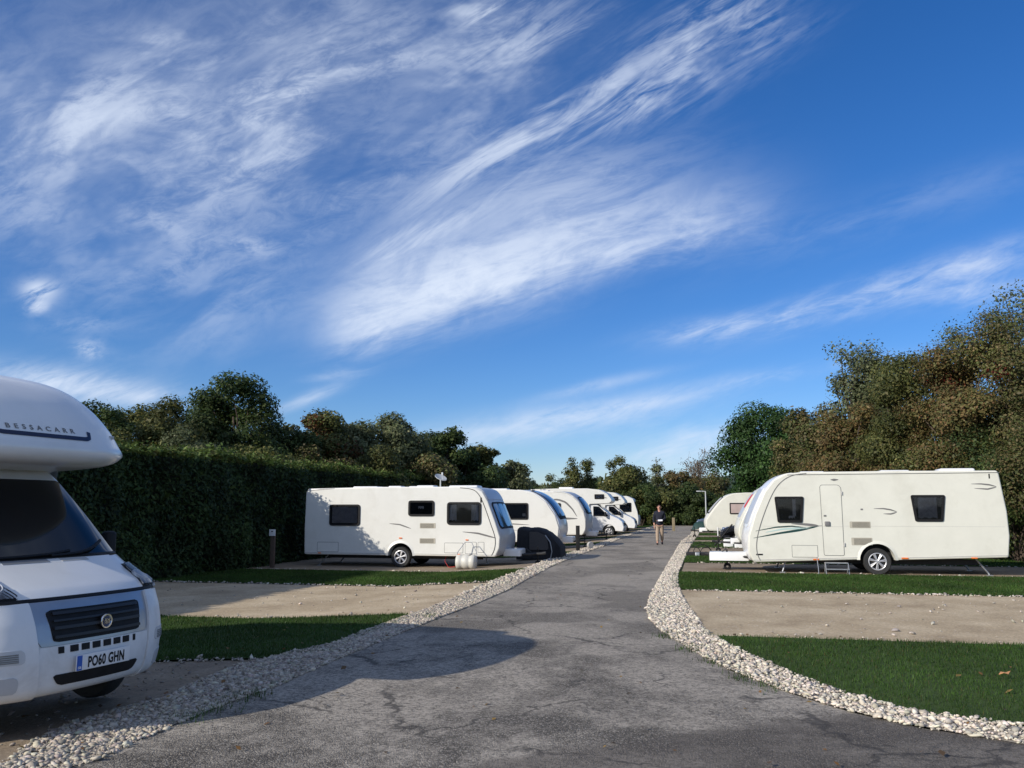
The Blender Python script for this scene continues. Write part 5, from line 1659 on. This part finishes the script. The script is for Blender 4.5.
mb.build('stripe', M['navy'], MH)
c2 = lut_pt(2.37, .84, .004)
mb = MB(); mb.rbox(tuple(c2), (.015, .06, .03), .006); mb.build('marker_lamp', M['palegrey'], MH, True)
# coach body behind
poly = round_poly([(-6.9, .5, .05), (-6.9, 2.82, .2), (-6.7, 2.99, .15), (-3, 3.0), (-2.1, 2.95, .1), (-1.95, 2.65, .1), (-1.80, 2.1, .05), (-2.1, 2.0, .05), (-2.1, .45, .05)] + [(p_[0], p_[1], 0) for p_ in arch(-5.2, .42, .47)[::-1]], 5)
shell(poly, 2.26, .06).build('body', M['white'], MH, True, 32)
for sg in (-1, 1):
    wheel(MH, -.98, sg * .90, .33 + .0, .33, sg); wheel(MH, -5.2, sg * 1.0, .33, .33, sg)
mb = MB(); mb.box((-3.2, 0, .46), (5.2, 1.3, .18)); mb.box((-.9, 0, .42), (1.3, 1.5, .12)); mb.build('chassis', M['darksteel'], MH)
for sg in (-1, 1):
    side_window(MH, rrect(-4.4, -3.2, 1.45, 2.1, .08), 1.13, sg, ((0, .2, 0, 1, 'curtain'),))
mb = MB(); mb.rbox((-3.4, 0, 3.04), (.9, .6, .12), .05); mb.build('rooflight', M['white2'], MH, True)
MH.location.z = -.02

# ================================================================== SMALL THINGS
def hookup_post(u, v, h, label, mt='wood', plate=True, w=.12):
    root = empty('hookup_post', label, 'post', G(u, v), -YAW)
    mb = MB(); mb.box((0, 0, h / 2), (w, w * .8, h)); mb.build('post', M[mt], root, bevel=.012)
    if plate:
        mb = MB(); mb.rbox((0, -w * .4 - .018, h - .01), (w * 1.6, .03, w * 1.5), .012); pb = mb.build('number_plaque', M['platewhite'], root, True)
        mb = MB(); mb.rbox((0, -w * .4 - .034, h + .03), (w * .5, .012, w * .3), .008); mb.build('plaque_mark', M['seal'], pb)
    return root
u, v = UV(272, 568)
hookup_post(u, v, 1.08, 'brown wooden post with white plaque in front of the dark hedge', w=.13)
u, v = UV(578, 552)
hookup_post(u, v, 1.0, 'dark post between the second and third left caravans', 'black', False, .14)
mb = MB(); mb.lathe([(.001, -.06), (.12, -.06), (.13, -.03), (.13, .03), (.12, .06), (.001, .06)], (0, 0, 0), 'y', 20)
o = mb.build('spare_reel', M['palegrey']); o.location = G(u + .45, v + .2) + Vector((0, 0, .25)); o.rotation_euler = (0, 0, .5)
tag(o, 'pale round cable reel beside the dark post on the left', 'cable reel')
u, v = XY(671.5, 62)
hookup_post(u, v, .95, 'pale wooden stump with white cap beyond the walking man', 'postgreen', False, .2)
o = bpy.context.view_layer.objects.active
# black cover over the hitch of the first caravan
u, v = XY(541, 29.5)
cvx = empty('draped_cover', 'black fabric cover draped over hoops between the first two left caravans', 'cover', G(u, v), -YAW)
mb = MB(); vs, fs = [], []
nx, ny = 18, 10
for j in range(ny + 1):
    y = -.55 + 1.1 * j / ny; fy = (1 - abs(y / .56) ** 3) ** .5
    for i in range(nx + 1):
        x = -.72 + 1.44 * i / nx
        if x < -.2: zt = 1.06 + .02 * math.sin(i)
        else: zt = 1.06 - .62 * ((x + .2) / .95) ** 2.2
        z = zt * (.86 + .14 * fy) + .015 * math.sin(i * 1.7 + j * 2.1)
        vs.append((x, y, z))
w_ = nx + 1
for j in range(ny):
    for i in range(nx): fs.append((j * w_ + i, j * w_ + i + 1, (j + 1) * w_ + i + 1, (j + 1) * w_ + i))
per = [i for i in range(w_)] + [j * w_ + nx for j in range(1, ny + 1)] + [ny * w_ + i for i in range(nx - 1, -1, -1)] + [j * w_ for j in range(ny - 1, 0, -1)]
b0 = len(vs)
for i, q in enumerate(per):
    x, y, z = vs[q]; k = 1.04 + .02 * math.sin(i * 1.9)
    vs.append((x * k, y * k, .02))
for i in range(len(per)): fs.append((per[i], b0 + i, b0 + (i + 1) % len(per), per[(i + 1) % len(per)]))
mb.add(vs, fs); mb.build('cover', M['blacksoft'], cvx, True, 60)
mb = MB(); pl_ = round_poly([(-.30, .34, .05), (.36, .34, .1), (.28, .80, .15), (-.05, .93, .1), (-.30, .93, .05)], 5)
mb.prism(pl_, -.60, -.575); mb.build('mesh_panel', M['greyfab'], cvx, True)
mb = MB(); mb.tube([(.40, -.60, .02), (.46, -.60, .30), (.40, -.60, .60), (.24, -.60, .82)], .018, 8); mb.build('hoop', M['steel'], cvx, True)

# lamp post beside the far cream caravan
u, v = XY(704, 61)
lp = empty('lamp_post', 'slim pale lamp post with a short arm to the left, beside the far cream caravan', 'lamp post', G(u, v), -YAW)
mb = MB(); mb.tube([(0, 0, 0), (0, 0, 2.78)], [.055, .045], 10); mb.build('pole', M['lamp'], lp, True)
mb = MB(); mb.tube([(.02, 0, 2.78), (-.35, 0, 2.80)], .035, 8); mb.box((-.46, 0, 2.80), (.34, .14, .07)); mb.build('lamp_head', M['lamp'], lp, bevel=.01)
mb = MB(); mb.box((0, -.06, .45), (.16, .1, .3)); mb.build('control_box', M['lamp'], lp, bevel=.015)

# parked cars, far right
def car(label, uf, vn, rz, paint, L=4.1, w=1.72, H=1.46):
    root = empty('parked_car', label, 'car', G(uf, vn), rz)
    hw = w / 2
    low = [(.02, .28, .06), (0, .62, .08), (.08, .90, .08), (.9, .95), (3.05, .93), (3.75, .80, .2), (4.05, .66, .1), (4.1, .42, .06), (4.02, .26, .05)]
    low = [(a * L / 4.1, b, *c) for a, b, *c in low]
    low += [(p_[0], p_[1], 0) for p_ in arch(3.25 * L / 4.1, .36, .28)[::-1]] + [(p_[0], p_[1], 0) for p_ in arch(.78 * L / 4.1, .36, .28)[::-1]]
    shell(round_poly(low, 4), w, .09).build('body', M[paint], root, True, 35)
    cab = [(.12, .90), (.42, 1.36, .15), (1.2, H, .3), (2.1, H - .03, .25), (3.0, .93)]
    cab = [(a * L / 4.1, b, *c) for a, b, *c in cab]
    shell(round_poly(cab, 5), w - .22, .12).build('cabin', M['screen'], root, True, 35)
    rf = round_poly([(.42 * L / 4.1, 1.34, .05), (1.2 * L / 4.1, H - .02, .3), (2.05 * L / 4.1, H - .05, .1), (2.1 * L / 4.1, H - .02, .05), (1.2 * L / 4.1, H + .02, .3), (.38 * L / 4.1, 1.38, .05)], 5)
    shell(rf, w - .26, .05).build('roof', M[paint], root, True, 35)
    for s in (-1, 1):
        for xx in (.78, 3.25): wheel(root, xx * L / 4.1, s * (hw - .1), .30, .30, s, 5)
        mb = MB(); mb.rbox((3.86 * L / 4.1, s * .62, .70), (.22, .28, .12), .04); mb.build('headlight', M['chrome'], root, True)
        mb = MB(); mb.rbox((2.55 * L / 4.1, s * (hw + .07), .98), (.12, .16, .12), .04); mb.build('mirror', M[paint], root, True)
    mb = MB(); mb.box((4.09 * L / 4.1, 0, .50), (.03, .8, .12)); mb.build('grille', M['black'], root)
    return root
u, v = XY(722, 40.5)
car('dark shiny car parked between the two hidden cream caravans on the right', u + 4.1 - .25, v, PI - YAW, 'carblack')
u, v = XY(699, 66)
car('blue grey car parked beyond the lamp post', u + 4.1 - .4, v, PI - YAW, 'carblue')
u, v = XY(699, 59)
tb_ = MB(); vs = []; fs = []
for j in range(9):
    for i in range(13):
        x, y = -.65 + 1.3 * i / 12, -.45 + .9 * j / 8
        z = .72 * (1 - abs(x / .68) ** 3) ** .6 * (1 - abs(y / .48) ** 3) ** .6 + .03 * math.sin(i * 2 + j)
        vs.append((x, y, max(.0, z)))
for j in range(8):
    for i in range(12): fs.append((j * 13 + i, j * 13 + i + 1, (j + 1) * 13 + i + 1, (j + 1) * 13 + i))
tb_.add(vs, fs)
o = tb_.build('covered_heap', M['tarp'], None, True, 80); o.location = G(u, v); o.rotation_euler = (0, 0, -YAW)
tag(o, 'low heap under dark green tarpaulin left of the lamp post foot', 'tarpaulin')

# white utility post and boxes between the right-hand pitches
u, v = XY(715, 41)
wp = empty('water_tap_post', 'thin white standpipe with a tap and side foot in front of the dark car', 'standpipe', G(u, v), -YAW)
mb = MB(); mb.tube([(0, 0, 0), (0, 0, .75)], .03, 8); mb.build('pipe', M['platewhite'], wp, True)
mb = MB(); mb.tube([(0, 0, .68), (.12, 0, .68), (.14, 0, .62)], .018, 6); mb.build('tap', M['steel'], wp, True)
mb = MB(); mb.box((.1, 0, .03), (.38, .12, .05)); mb.build('foot', M['platewhite'], wp, bevel=.01)
for (px, d, lb) in ((725, 37.5, 'left one of two white waste tanks at the nose of the hidden cream caravan'), (736, 36.5, 'right one of two white waste tanks at the nose of the hidden cream caravan')):
    u, v = XY(px, d)
    r_ = empty('waste_tank', lb, 'tank', G(u, v), -YAW, 'white waste tanks')
    mb = MB(); mb.rbox((0, 0, .17), (.42, .3, .32), .05); mb.build('tank', M['white2'], r_, True)
    mb = MB(); mb.tube([(-.12, 0, .32), (-.12, 0, .39), (.12, 0, .39), (.12, 0, .32)], .014, 6); mb.build('handle', M['seal'], r_, True)
# dark bundle lying on the grass before the right caravan's drawbar
u, v = UV(697, 556)
bd = empty('folded_trolley', 'dark folded trolley with curved hoops lying on the turf left of the white drawbar cover', 'trolley', G(u, v), -YAW)
mb = MB(); mb.rbox((0, 0, .07), (.75, .5, .12), .05); mb.build('bag', M['blacksoft'], bd, True)
for (x, r_) in ((-.1, .22), (.18, .30), (.32, .2)):
    mb = MB(); mb.tube([(x + r_ * math.cos(PI * k / 10), .12, .10 + r_ * math.sin(PI * k / 10)) for k in range(11)], .014, 6); mb.build('hoop', M['black'], bd, True)
mb = MB(); mb.rbox((.02, -.28, .08), (.16, .05, .12), .02); mb.build('label_panel', M['steel'], bd, True)
# small motor-mover handle / black tool at hitch, leaning pole by the hidden caravan
u, v = XY(719, 38)
o = MB().tube([(-.35, 0, .02), (.45, .1, .95)], .035, 8).build('leaning_pole', M['black'], None, True); o.location = G(u, v); o.rotation_euler = (0, 0, -YAW)
tag(o, 'black pole leaning in front of the dark car on the right', 'pole')

# ================================================================== WALKING MAN
def skin_mesh(name, joints, bones, m, parent, root=0, sub=2):
    me = bpy.data.meshes.new(name)
    me.from_pydata([j[0] for j in joints], bones, [])
    o = bpy.data.objects.new(name, me); COL.objects.link(o)
    md = o.modifiers.new('skin', 'SKIN'); md.use_smooth_shade = True
    lay = me.skin_vertices[0] if me.skin_vertices else None
    if lay is None:
        bm = bmesh.new(); bm.from_mesh(me); bm.verts.layers.skin.verify(); bm.to_mesh(me); bm.free(); lay = me.skin_vertices[0]
    for i, j in enumerate(joints):
        r_ = j[1]
        lay.data[i].radius = r_ if hasattr(r_, '__len__') else (r_, r_)
        lay.data[i].use_root = (i == root)
    ss = o.modifiers.new('sub', 'SUBSURF'); ss.levels = sub; ss.render_levels = sub
    bpy.context.view_layer.update()
    ev = o.evaluated_get(bpy.context.evaluated_depsgraph_get())
    nm = bpy.data.meshes.new_from_object(ev)
    bpy.data.objects.remove(o); bpy.data.meshes.remove(me)
    nm.name = name; nm.materials.clear(); nm.materials.append(m)
    for p_ in nm.polygons: p_.use_smooth = True
    ob = bpy.data.objects.new(name, nm); COL.objects.link(ob); ob.parent = parent
    return ob
u, v = UV(660, 545)
man = empty('person', 'man in navy sweater and beige trousers walking towards the viewer holding a white paper', 'person', G(u, v, .013), PI - YAW)   # +y local faces the viewer after the turn
# local axes: +y forward (towards the camera), x to his right-hand side in view
J = [((0, 0, .93), (.15, .11)), ((0, .01, 1.10), (.14, .10)), ((0, .01, 1.28), (.165, .11)), ((0, 0, 1.43), (.13, .09)), ((0, .0, 1.51), .058), ((0, .015, 1.585), (.068, .075)), ((0, .02, 1.67), (.078, .095)), ((0, .01, 1.75), (.055, .07)),
     ((.185, 0, 1.42), .062), ((.255, -.03, 1.16), .048), ((.235, .05, .93), .036), ((.225, .09, .85), .030),
     ((-.185, 0, 1.42), .062), ((-.25, -.02, 1.17), .048), ((-.10, .20, 1.07), .037), ((-.02, .25, 1.08), .03),
     ((.095, 0, .86), .095), ((.10, .10, .48), .062), ((.10, .16, .09), .042), ((.105, .29, .045), .036),
     ((-.095, 0, .86), .095), ((-.095, -.02, .48), .062), ((-.095, -.20, .13), .042), ((-.10, -.10, .05), .036)]
B = [(0, 1), (1, 2), (2, 3), (3, 4), (4, 5), (5, 6), (6, 7), (3, 8), (8, 9), (9, 10), (10, 11), (3, 12), (12, 13), (13, 14), (14, 15), (0, 16), (16, 17), (17, 18), (18, 19), (0, 20), (20, 21), (21, 22), (22, 23)]
skin_mesh('body', J, B, M['skin'], man)
g_ = lambda r_, k=.018: (r_[0] + k, r_[1] + k) if hasattr(r_, '__len__') else r_ + k
J2 = [((0, 0, .84), (.19, .145)), ((0, 0, .95), (.185, .145)), (J[1][0], g_(J[1][1], .035)), (J[2][0], g_(J[2][1], .03)), ((0, 0, 1.43), (.15, .115)), ((0, 0, 1.545), .078),
      (J[8][0], .082), (J[9][0], .066), ((.236, .045, .95), .05), (J[12][0], .082), (J[13][0], .066), ((-.115, .185, 1.073), .05)]
skin_mesh('sweater', J2, [(0, 1), (1, 2), (2, 3), (3, 4), (4, 5), (4, 6), (6, 7), (7, 8), (4, 9), (9, 10), (10, 11)], M['sweater'], man)
J3 = [((0, 0, .95), (.16, .12)), ((.095, 0, .82), .112), ((.10, .10, .48), .084), ((.10, .155, .13), .070), ((-.095, 0, .82), .112), ((-.095, -.02, .48), .084), ((-.095, -.19, .17), .070)]
skin_mesh('trousers', J3, [(0, 1), (1, 2), (2, 3), (0, 4), (4, 5), (5, 6)], M['trousers'], man)
for pts in ([((.10, .13, .06), .052), ((.105, .22, .05), .050), ((.108, .33, .045), .042)], [((-.095, -.22, .12), .050), ((-.098, -.13, .06), .050), ((-.10, -.03, .045), .042)]):
    skin_mesh('shoe', pts, [(0, 1), (1, 2)], M['shoe'], man)
skin_mesh('hair', [((0, -.035, 1.66), (.082, .075)), ((0, -.02, 1.735), (.082, .085)), ((0, .0, 1.775), (.06, .07))], [(0, 1), (1, 2)], M['hair'], man)
# face: nose, eyes, mouth, ears; hands with fingers
mb = MB(); mb.tube([(0, .105, 1.70), (0, .128, 1.655), (0, .112, 1.645)], [.010, .016, .008], 6); mb.build('nose', M['skin'], man, True)
for sx in (-1, 1):
    mb = MB(); mb.lathe([(.001, .006), (.011, .003), (.013, -.004)], (sx * .032, .103, 1.70), 'y', 10); mb.build('eye', M['hair'], man)
    mb = MB(); mb.rbox((sx * .083, .0, 1.67), (.02, .04, .06), .009); mb.build('ear', M['skin'], man, True)
mb = MB(); mb.box((0, .104, 1.615), (.05, .008, .008)); mb.build('mouth', M['hair'], man)
def hand(c, d, side):
    c, d = Vector(c), Vector(d).normalized(); s = d.cross(Vector((0, 0, 1))).normalized() if abs(d.z) < .9 else Vector((0, 1, 0))
    js = [((c), (.034, .020)), ((c + d * .05), (.040, .018)), ((c + d * .085), (.038, .016))]
    bs = [(0, 1), (1, 2)]
    for k, L_ in enumerate((.066, .078, .072, .055)):
        o_ = c + d * .08 + s * (-.030 + .020 * k); i0 = len(js)
        js += [(o_, .009), (o_ + d * L_ * .55 + Vector((0, 0, -.008)), .0085), (o_ + d * L_ * .9 + Vector((0, -.01, -.03)), .0075)]
        bs += [(2, i0), (i0, i0 + 1), (i0 + 1, i0 + 2)]
    o_ = c + d * .02 + s * .036 * side; i0 = len(js)
    js += [(o_, .011), (o_ + d * .035 + s * .025 * side, .010), (o_ + d * .065 + s * .022 * side, .008)]; bs += [(0, i0), (i0, i0 + 1), (i0 + 1, i0 + 2)]
    return skin_mesh('hand', [(tuple(a_), b_) for a_, b_ in js], bs, M['skin'], man, 0, 1)
hand((.224, .10, .84), (0, .25, -1), -1)
hand((-.03, .245, 1.08), (1, .25, .05), 1)
u2 = None
pp = Matrix.LocRotScale(man.location, man.rotation_euler, None) @ Vector((-.05, .30, 1.09))
mb = MB(); mb.add([(-.10, 0, -.035), (.10, .02, -.030), (.10, .0, .045), (-.10, -.02, .035), (-.10, .004, -.035), (.10, .024, -.030), (.10, .004, .045), (-.10, -.016, .035)],
       [(0, 1, 2, 3), (7, 6, 5, 4), (0, 4, 5, 1), (1, 5, 6, 2), (2, 6, 7, 3), (3, 7, 4, 0)])
o = mb.build('paper', M['paper']); o.location = pp; o.rotation_euler = (0, .1, PI - YAW)
tag(o, 'folded white paper held at the waist of the walking man', 'paper')
# lighting constants
SUN_AZ_DEG, SUN_EL_DEG, SUN_E = 235.5, 26.5, 3.25
SKY_E, SKY_SAT, SKY_HUE, SKY_TINT = 0.075, 1.17, 0.5, (.69, .80, 1.08)
CLOUD_AMT, CLOUD_COL = 0.94, (6.7, 7.5, 8.9)
EXPOSURE = 0.6
# ================================================================== SKY, SUN, CAMERA
SUN_AZ, SUN_EL = R(SUN_AZ_DEG), R(SUN_EL_DEG)      # azimuth clockwise from +Y of the direction the light comes FROM
sun_dir = Vector((math.sin(SUN_AZ) * math.cos(SUN_EL), math.cos(SUN_AZ) * math.cos(SUN_EL), math.sin(SUN_EL)))
ld = bpy.data.lights.new('sun', 'SUN'); ld.energy = SUN_E; ld.angle = R(.53); ld.color = (1.0, .93, .82)
lo = bpy.data.objects.new('sun', ld); COL.objects.link(lo)
lo.rotation_euler = sun_dir.to_track_quat('Z', 'Y').to_euler()

world = bpy.data.worlds.new('World'); SC.world = world; world.use_nodes = True
nt = world.node_tree; nt.nodes.clear()
wout = nt.nodes.new('ShaderNodeOutputWorld'); bg = nt.nodes.new('ShaderNodeBackground')
sky = nt.nodes.new('ShaderNodeTexSky'); sky.sky_type = 'NISHITA'; sky.sun_disc = False
sky.sun_elevation = SUN_EL; sky.sun_rotation = SUN_AZ; sky.altitude = 100; sky.air_density = 1.0; sky.dust_density = .05; sky.ozone_density = 2.6
hs = nt.nodes.new('ShaderNodeHueSaturation'); hs.inputs['Saturation'].default_value = SKY_SAT; hs.inputs['Hue'].default_value = SKY_HUE
link(nt, mixc(nt, 1.0, sky.outputs[0], SKY_TINT, 'MULTIPLY'), hs.inputs['Color'])
tc = nt.nodes.new('ShaderNodeTexCoord'); D = tc.outputs['Generated']
sep = nt.nodes.new('ShaderNodeSeparateXYZ'); link(nt, D, sep.inputs[0])
def mth(op, a, b=None, c=None, clamp=False):
    nd = nt.nodes.new('ShaderNodeMath'); nd.operation = op; nd.use_clamp = clamp
    for i, s in enumerate((a, b, c)):
        if s is None: continue
        if hasattr(s, 'links'): link(nt, s, nd.inputs[i])
        else: nd.inputs[i].default_value = s
    return nd.outputs[0]
# cirrus lies on directions seen in the northern half of the sky: a = x/y, e = z/y
yy = mth('MAXIMUM', sep.outputs['Y'], .08)
A_ = mth('DIVIDE', sep.outputs['X'], yy); E_ = mth('DIVIDE', sep.outputs['Z'], yy)
front = mth('MULTIPLY', mth('SUBTRACT', sep.outputs['Y'], .1), 5, clamp=True)
def ae(px, py):
    cx, cy = (px - 512) / FPX, (384 - py) / FPX
    x, y, z = cx, math.cos(PITCH) - cy * math.sin(PITCH), math.sin(PITCH) + cy * math.cos(PITCH)
    return x / y, z / y
def rot_coords(deg, oa=0.0, oe=0.0):
    c, s = math.cos(R(deg)), math.sin(R(deg))
    a = mth('SUBTRACT', A_, oa); e = mth('SUBTRACT', E_, oe)
    p = mth('ADD', mth('MULTIPLY', a, c), mth('MULTIPLY', e, s))
    q = mth('SUBTRACT', mth('MULTIPLY', e, c), mth('MULTIPLY', a, s))
    return p, q
def blob(px, py, lx, ly, deg, soft=1.0):
    """soft elliptical patch of sky, sizes in the same units as the direction grid / 860"""
    a0, e0 = ae(px, py)
    p, q = rot_coords(deg, a0, e0)
    p = mth('DIVIDE', p, lx / FPX); q = mth('DIVIDE', q, ly / FPX)
    r2 = mth('ADD', mth('MULTIPLY', p, p), mth('MULTIPLY', q, q))
    return mth('EXPONENT', mth('MULTIPLY', r2, -soft)), p, q
def streaks(deg, along, across, detail=8, rough=.62, dist=.6, seed=0.0, warp=.25):
    p, q = rot_coords(deg)
    cb = nt.nodes.new('ShaderNodeCombineXYZ')
    link(nt, mth('MULTIPLY', p, along), cb.inputs[0]); link(nt, mth('MULTIPLY', q, across), cb.inputs[1]); cb.inputs[2].default_value = seed
    return noise(nt, 1.0, detail, rough, cb.outputs[0], dist).outputs['Fac']
def rampf(v, lo_, hi_, c0=0.0, c1=1.0):
    mr = nt.nodes.new('ShaderNodeMapRange'); mr.interpolation_type = 'SMOOTHSTEP'; mr.clamp = True
    link(nt, v, mr.inputs['Value']); mr.inputs['From Min'].default_value = lo_; mr.inputs['From Max'].default_value = hi_
    mr.inputs['To Min'].default_value = c0; mr.inputs['To Max'].default_value = c1
    return mr.outputs['Result']
parts = []
def blend(p, q, k):
    return mth('ADD', mth('MULTIPLY', p, 1 - k), mth('MULTIPLY', q, k))
wispA = streaks(19, 11, 46, 4, .68, .9, 21.0); wispB = streaks(34, 9, 46, 4, .68, 1.0, 24.0); wispC = streaks(16, 22, 50, 4, .70, 1.2, 27.0)
fineA = blend(streaks(17, 3.4, 14, 6, .66, .5, 1.0), wispA, .38)
fineB = blend(streaks(33, 3.0, 24, 6, .66, .8, 4.0), wispB, .42)
fineC = blend(streaks(20, 5.5, 13, 6, .68, .8, 7.0), wispC, .35)
puff = blend(streaks(10, 16, 24, 5, .66, .6, 9.0), wispC, .25)
clump = streaks(24, 5.0, 9.5, 4, .58, .5, 33.0)
cellA = streaks(20, 13.0, 20.0, 5, .62, .6, 41.0)
gapC = rampf(clump, .36, .62, .12, 1.0); gapA = rampf(cellA, .34, .58, .70, 1.0)
# main wedge of cirrus: sharp lower edge, feathered upper side
def wedge(px, py, lx, up, dn, deg):
    a0, e0 = ae(px, py); p, q = rot_coords(deg, a0, e0)
    p = mth('DIVIDE', p, lx / FPX)
    wob = mth('MULTIPLY', mth('SUBTRACT', fineA, .5), 46 / FPX)
    q = mth('ADD', q, wob)
    qu = mth('EXPONENT', mth('MULTIPLY', mth('MULTIPLY', q, q), -1 / (up / FPX) ** 2)); qd = mth('EXPONENT', mth('MULTIPLY', mth('MULTIPLY', q, q), -1 / (dn / FPX) ** 2))
    s = mth('GREATER_THAN', q, 0.0)
    qq = mth('ADD', mth('MULTIPLY', s, qu), mth('MULTIPLY', mth('SUBTRACT', 1.0, s), qd))
    return mth('MULTIPLY', mth('EXPONENT', mth('MULTIPLY', mth('POWER', mth('ABSOLUTE', p), 2.6), -1.0)), qq)
w1 = wedge(470, 284, 125, 60, 32, 15)
parts.append(mth('MULTIPLY', mth('MULTIPLY', w1, gapA), rampf(fineA, .32, .58, .50, 1.05)))
w2 = wedge(618, 243, 140, 52, 22, 11)
parts.append(mth('MULTIPLY', mth('MULTIPLY', w2, gapA), rampf(fineA, .34, .60, .30, .85)))
w0 = wedge(380, 318, 52, 40, 26, 18)
parts.append(mth('MULTIPLY', mth('MULTIPLY', w0, gapA), rampf(fineA, .34, .62, .2, .85)))
b_, _, _ = blob(560, 190, 120, 46, 15); parts.append(mth('MULTIPLY', b_, rampf(fineA, .40, .64, .06, .42)))
# separate bright feather
b_, _, _ = blob(438, 228, 62, 13, 24); parts.append(mth('MULTIPLY', b_, rampf(fineB, .32, .62, 0, .9)))
b_, _, _ = blob(392, 252, 34, 12, 32); parts.append(mth('MULTIPLY', b_, rampf(fineB, .34, .66, 0, .7)))
# upper streaks
for (px, py, lx, ly, dg, g) in ((560, 115, 120, 16, 33, .75), (650, 92, 120, 22, 28, .65), (720, 30, 90, 44, 38, .62), (500, 60, 110, 34, 32, .55), (470, 165, 90, 14, 36, .45), (520, 180, 60, 8, 30, .4), (490, 8, 46, 20, 10, .85)):
    b_, _, _ = blob(px, py, lx, ly, dg); parts.append(mth('MULTIPLY', b_, mth('MULTIPLY', gapC, rampf(fineB, .41, .60, .02, g * 1.15))))
# broad thin veil over the left
for (px, py, lx, ly, dg, g) in ((330, 75, 150, 75, 14, .62), (190, 50, 90, 30, 4, .52), (90, 125, 190, 55, 8, .58), (250, 150, 210, 60, 16, .45), (420, 90, 100, 50, 30, .40), (120, 240, 130, 70, -10, .28),
                                (230, 310, 110, 50, 10, .20), (20, 100, 100, 40, 10, .34), (360, 190, 130, 40, 28, .20)):
    b_, _, _ = blob(px, py, lx, ly, dg)
    parts.append(mth('MULTIPLY', mth('MULTIPLY', b_, gapC), rampf(fineC, .36, .62, g * .25, g * 1.3)))
    
b_, _, _ = blob(170, 60, 330, 170, 5); parts.append(mth('MULTIPLY', b_, rampf(cellA, .3, .7, .10, .22)))
# small puffs
for (px, py, lx, ly, dg, g) in ((40, 290, 19, 11, -6, .9), (38, 306, 12, 8, 10, .8), (90, 349, 15, 9, -10, .6), (250, 246, 30, 9, -14, .42), (170, 228, 50, 9, -24, .30), (85, 325, 45, 10, 0, .2)):
    b_, _, _ = blob(px, py, lx, ly, dg); parts.append(mth('MULTIPLY', b_, rampf(puff, .38, .58, 0, g)))
# low streaks to the right and near the horizon
for (px, py, lx, ly, dg, g) in ((735, 326, 70, 11, 8, .75), (850, 300, 110, 15, 15, .68), (970, 268, 80, 17, 18, .62), (985, 292, 50, 14, 6, .55), (780, 375, 120, 8, 8, .32), (560, 420, 130, 15, 8, .62), (620, 408, 90, 6, 10, .5),
                                (600, 385, 60, 6, 12, .35), (690, 447, 80, 20, 10, .75), (310, 398, 34, 6, 22, .5), (335, 375, 26, 5, 8, .35), (60, 385, 100, 17, -6, .85), (130, 395, 60, 8, -6, .6), (500, 436, 60, 9, 6, .4), (900, 210, 170, 22, 18, .13)):
    b_, _, _ = blob(px, py, lx, ly, dg); parts.append(mth('MULTIPLY', b_, mth('MULTIPLY', gapA, rampf(fineA, .36, .62, g * .15, g * 1.1))))
dens = None
for p_ in parts:
    keep = mth('SUBTRACT', 1.0, mth('MULTIPLY', p_, 1.0, clamp=True))
    dens = keep if dens is None else mth('MULTIPLY', dens, keep)
dens = mth('SUBTRACT', 1.0, dens, clamp=True)
dens = mth('MULTIPLY', dens, front)
# unseen white cloud added overhead and behind the photographer to whiten the fill light
over = mth('MAXIMUM', rampf(sep.outputs['Z'], .60, .85), rampf(sep.outputs['Y'], .05, -.5))
cell = noise(nt, 2.6, 8, .65, D, .6).outputs['Fac']
dens = mth('MAXIMUM', dens, mth('MULTIPLY', over, rampf(cell, .35, .65, .15, .62)))
dens = mth('MULTIPLY', dens, CLOUD_AMT)
cm = mixc(nt, dens, hs.outputs['Color'], CLOUD_COL)
link(nt, cm, bg.inputs['Color']); bg.inputs['Strength'].default_value = SKY_E
link(nt, bg.outputs[0], wout.inputs['Surface'])

cam = bpy.data.cameras.new('camera'); co = bpy.data.objects.new('camera', cam); COL.objects.link(co)
cam.sensor_width = 36; cam.lens = 36 * FPX / 1024; cam.clip_start = .05; cam.clip_end = 4000
co.location = (0, 0, EYE); co.rotation_euler = (PI / 2 + PITCH, 0, 0)
SC.camera = co
vs_ = SC.view_settings
SC.display_settings.display_device = 'sRGB'
vs_.view_transform = 'Standard'; vs_.look = 'None'; vs_.gamma = 1; vs_.use_curve_mapping = False
vs_.exposure = EXPOSURE
SC.cycles.max_bounces = 8; SC.cycles.transparent_max_bounces = 12
SC.cycles.use_denoising = True
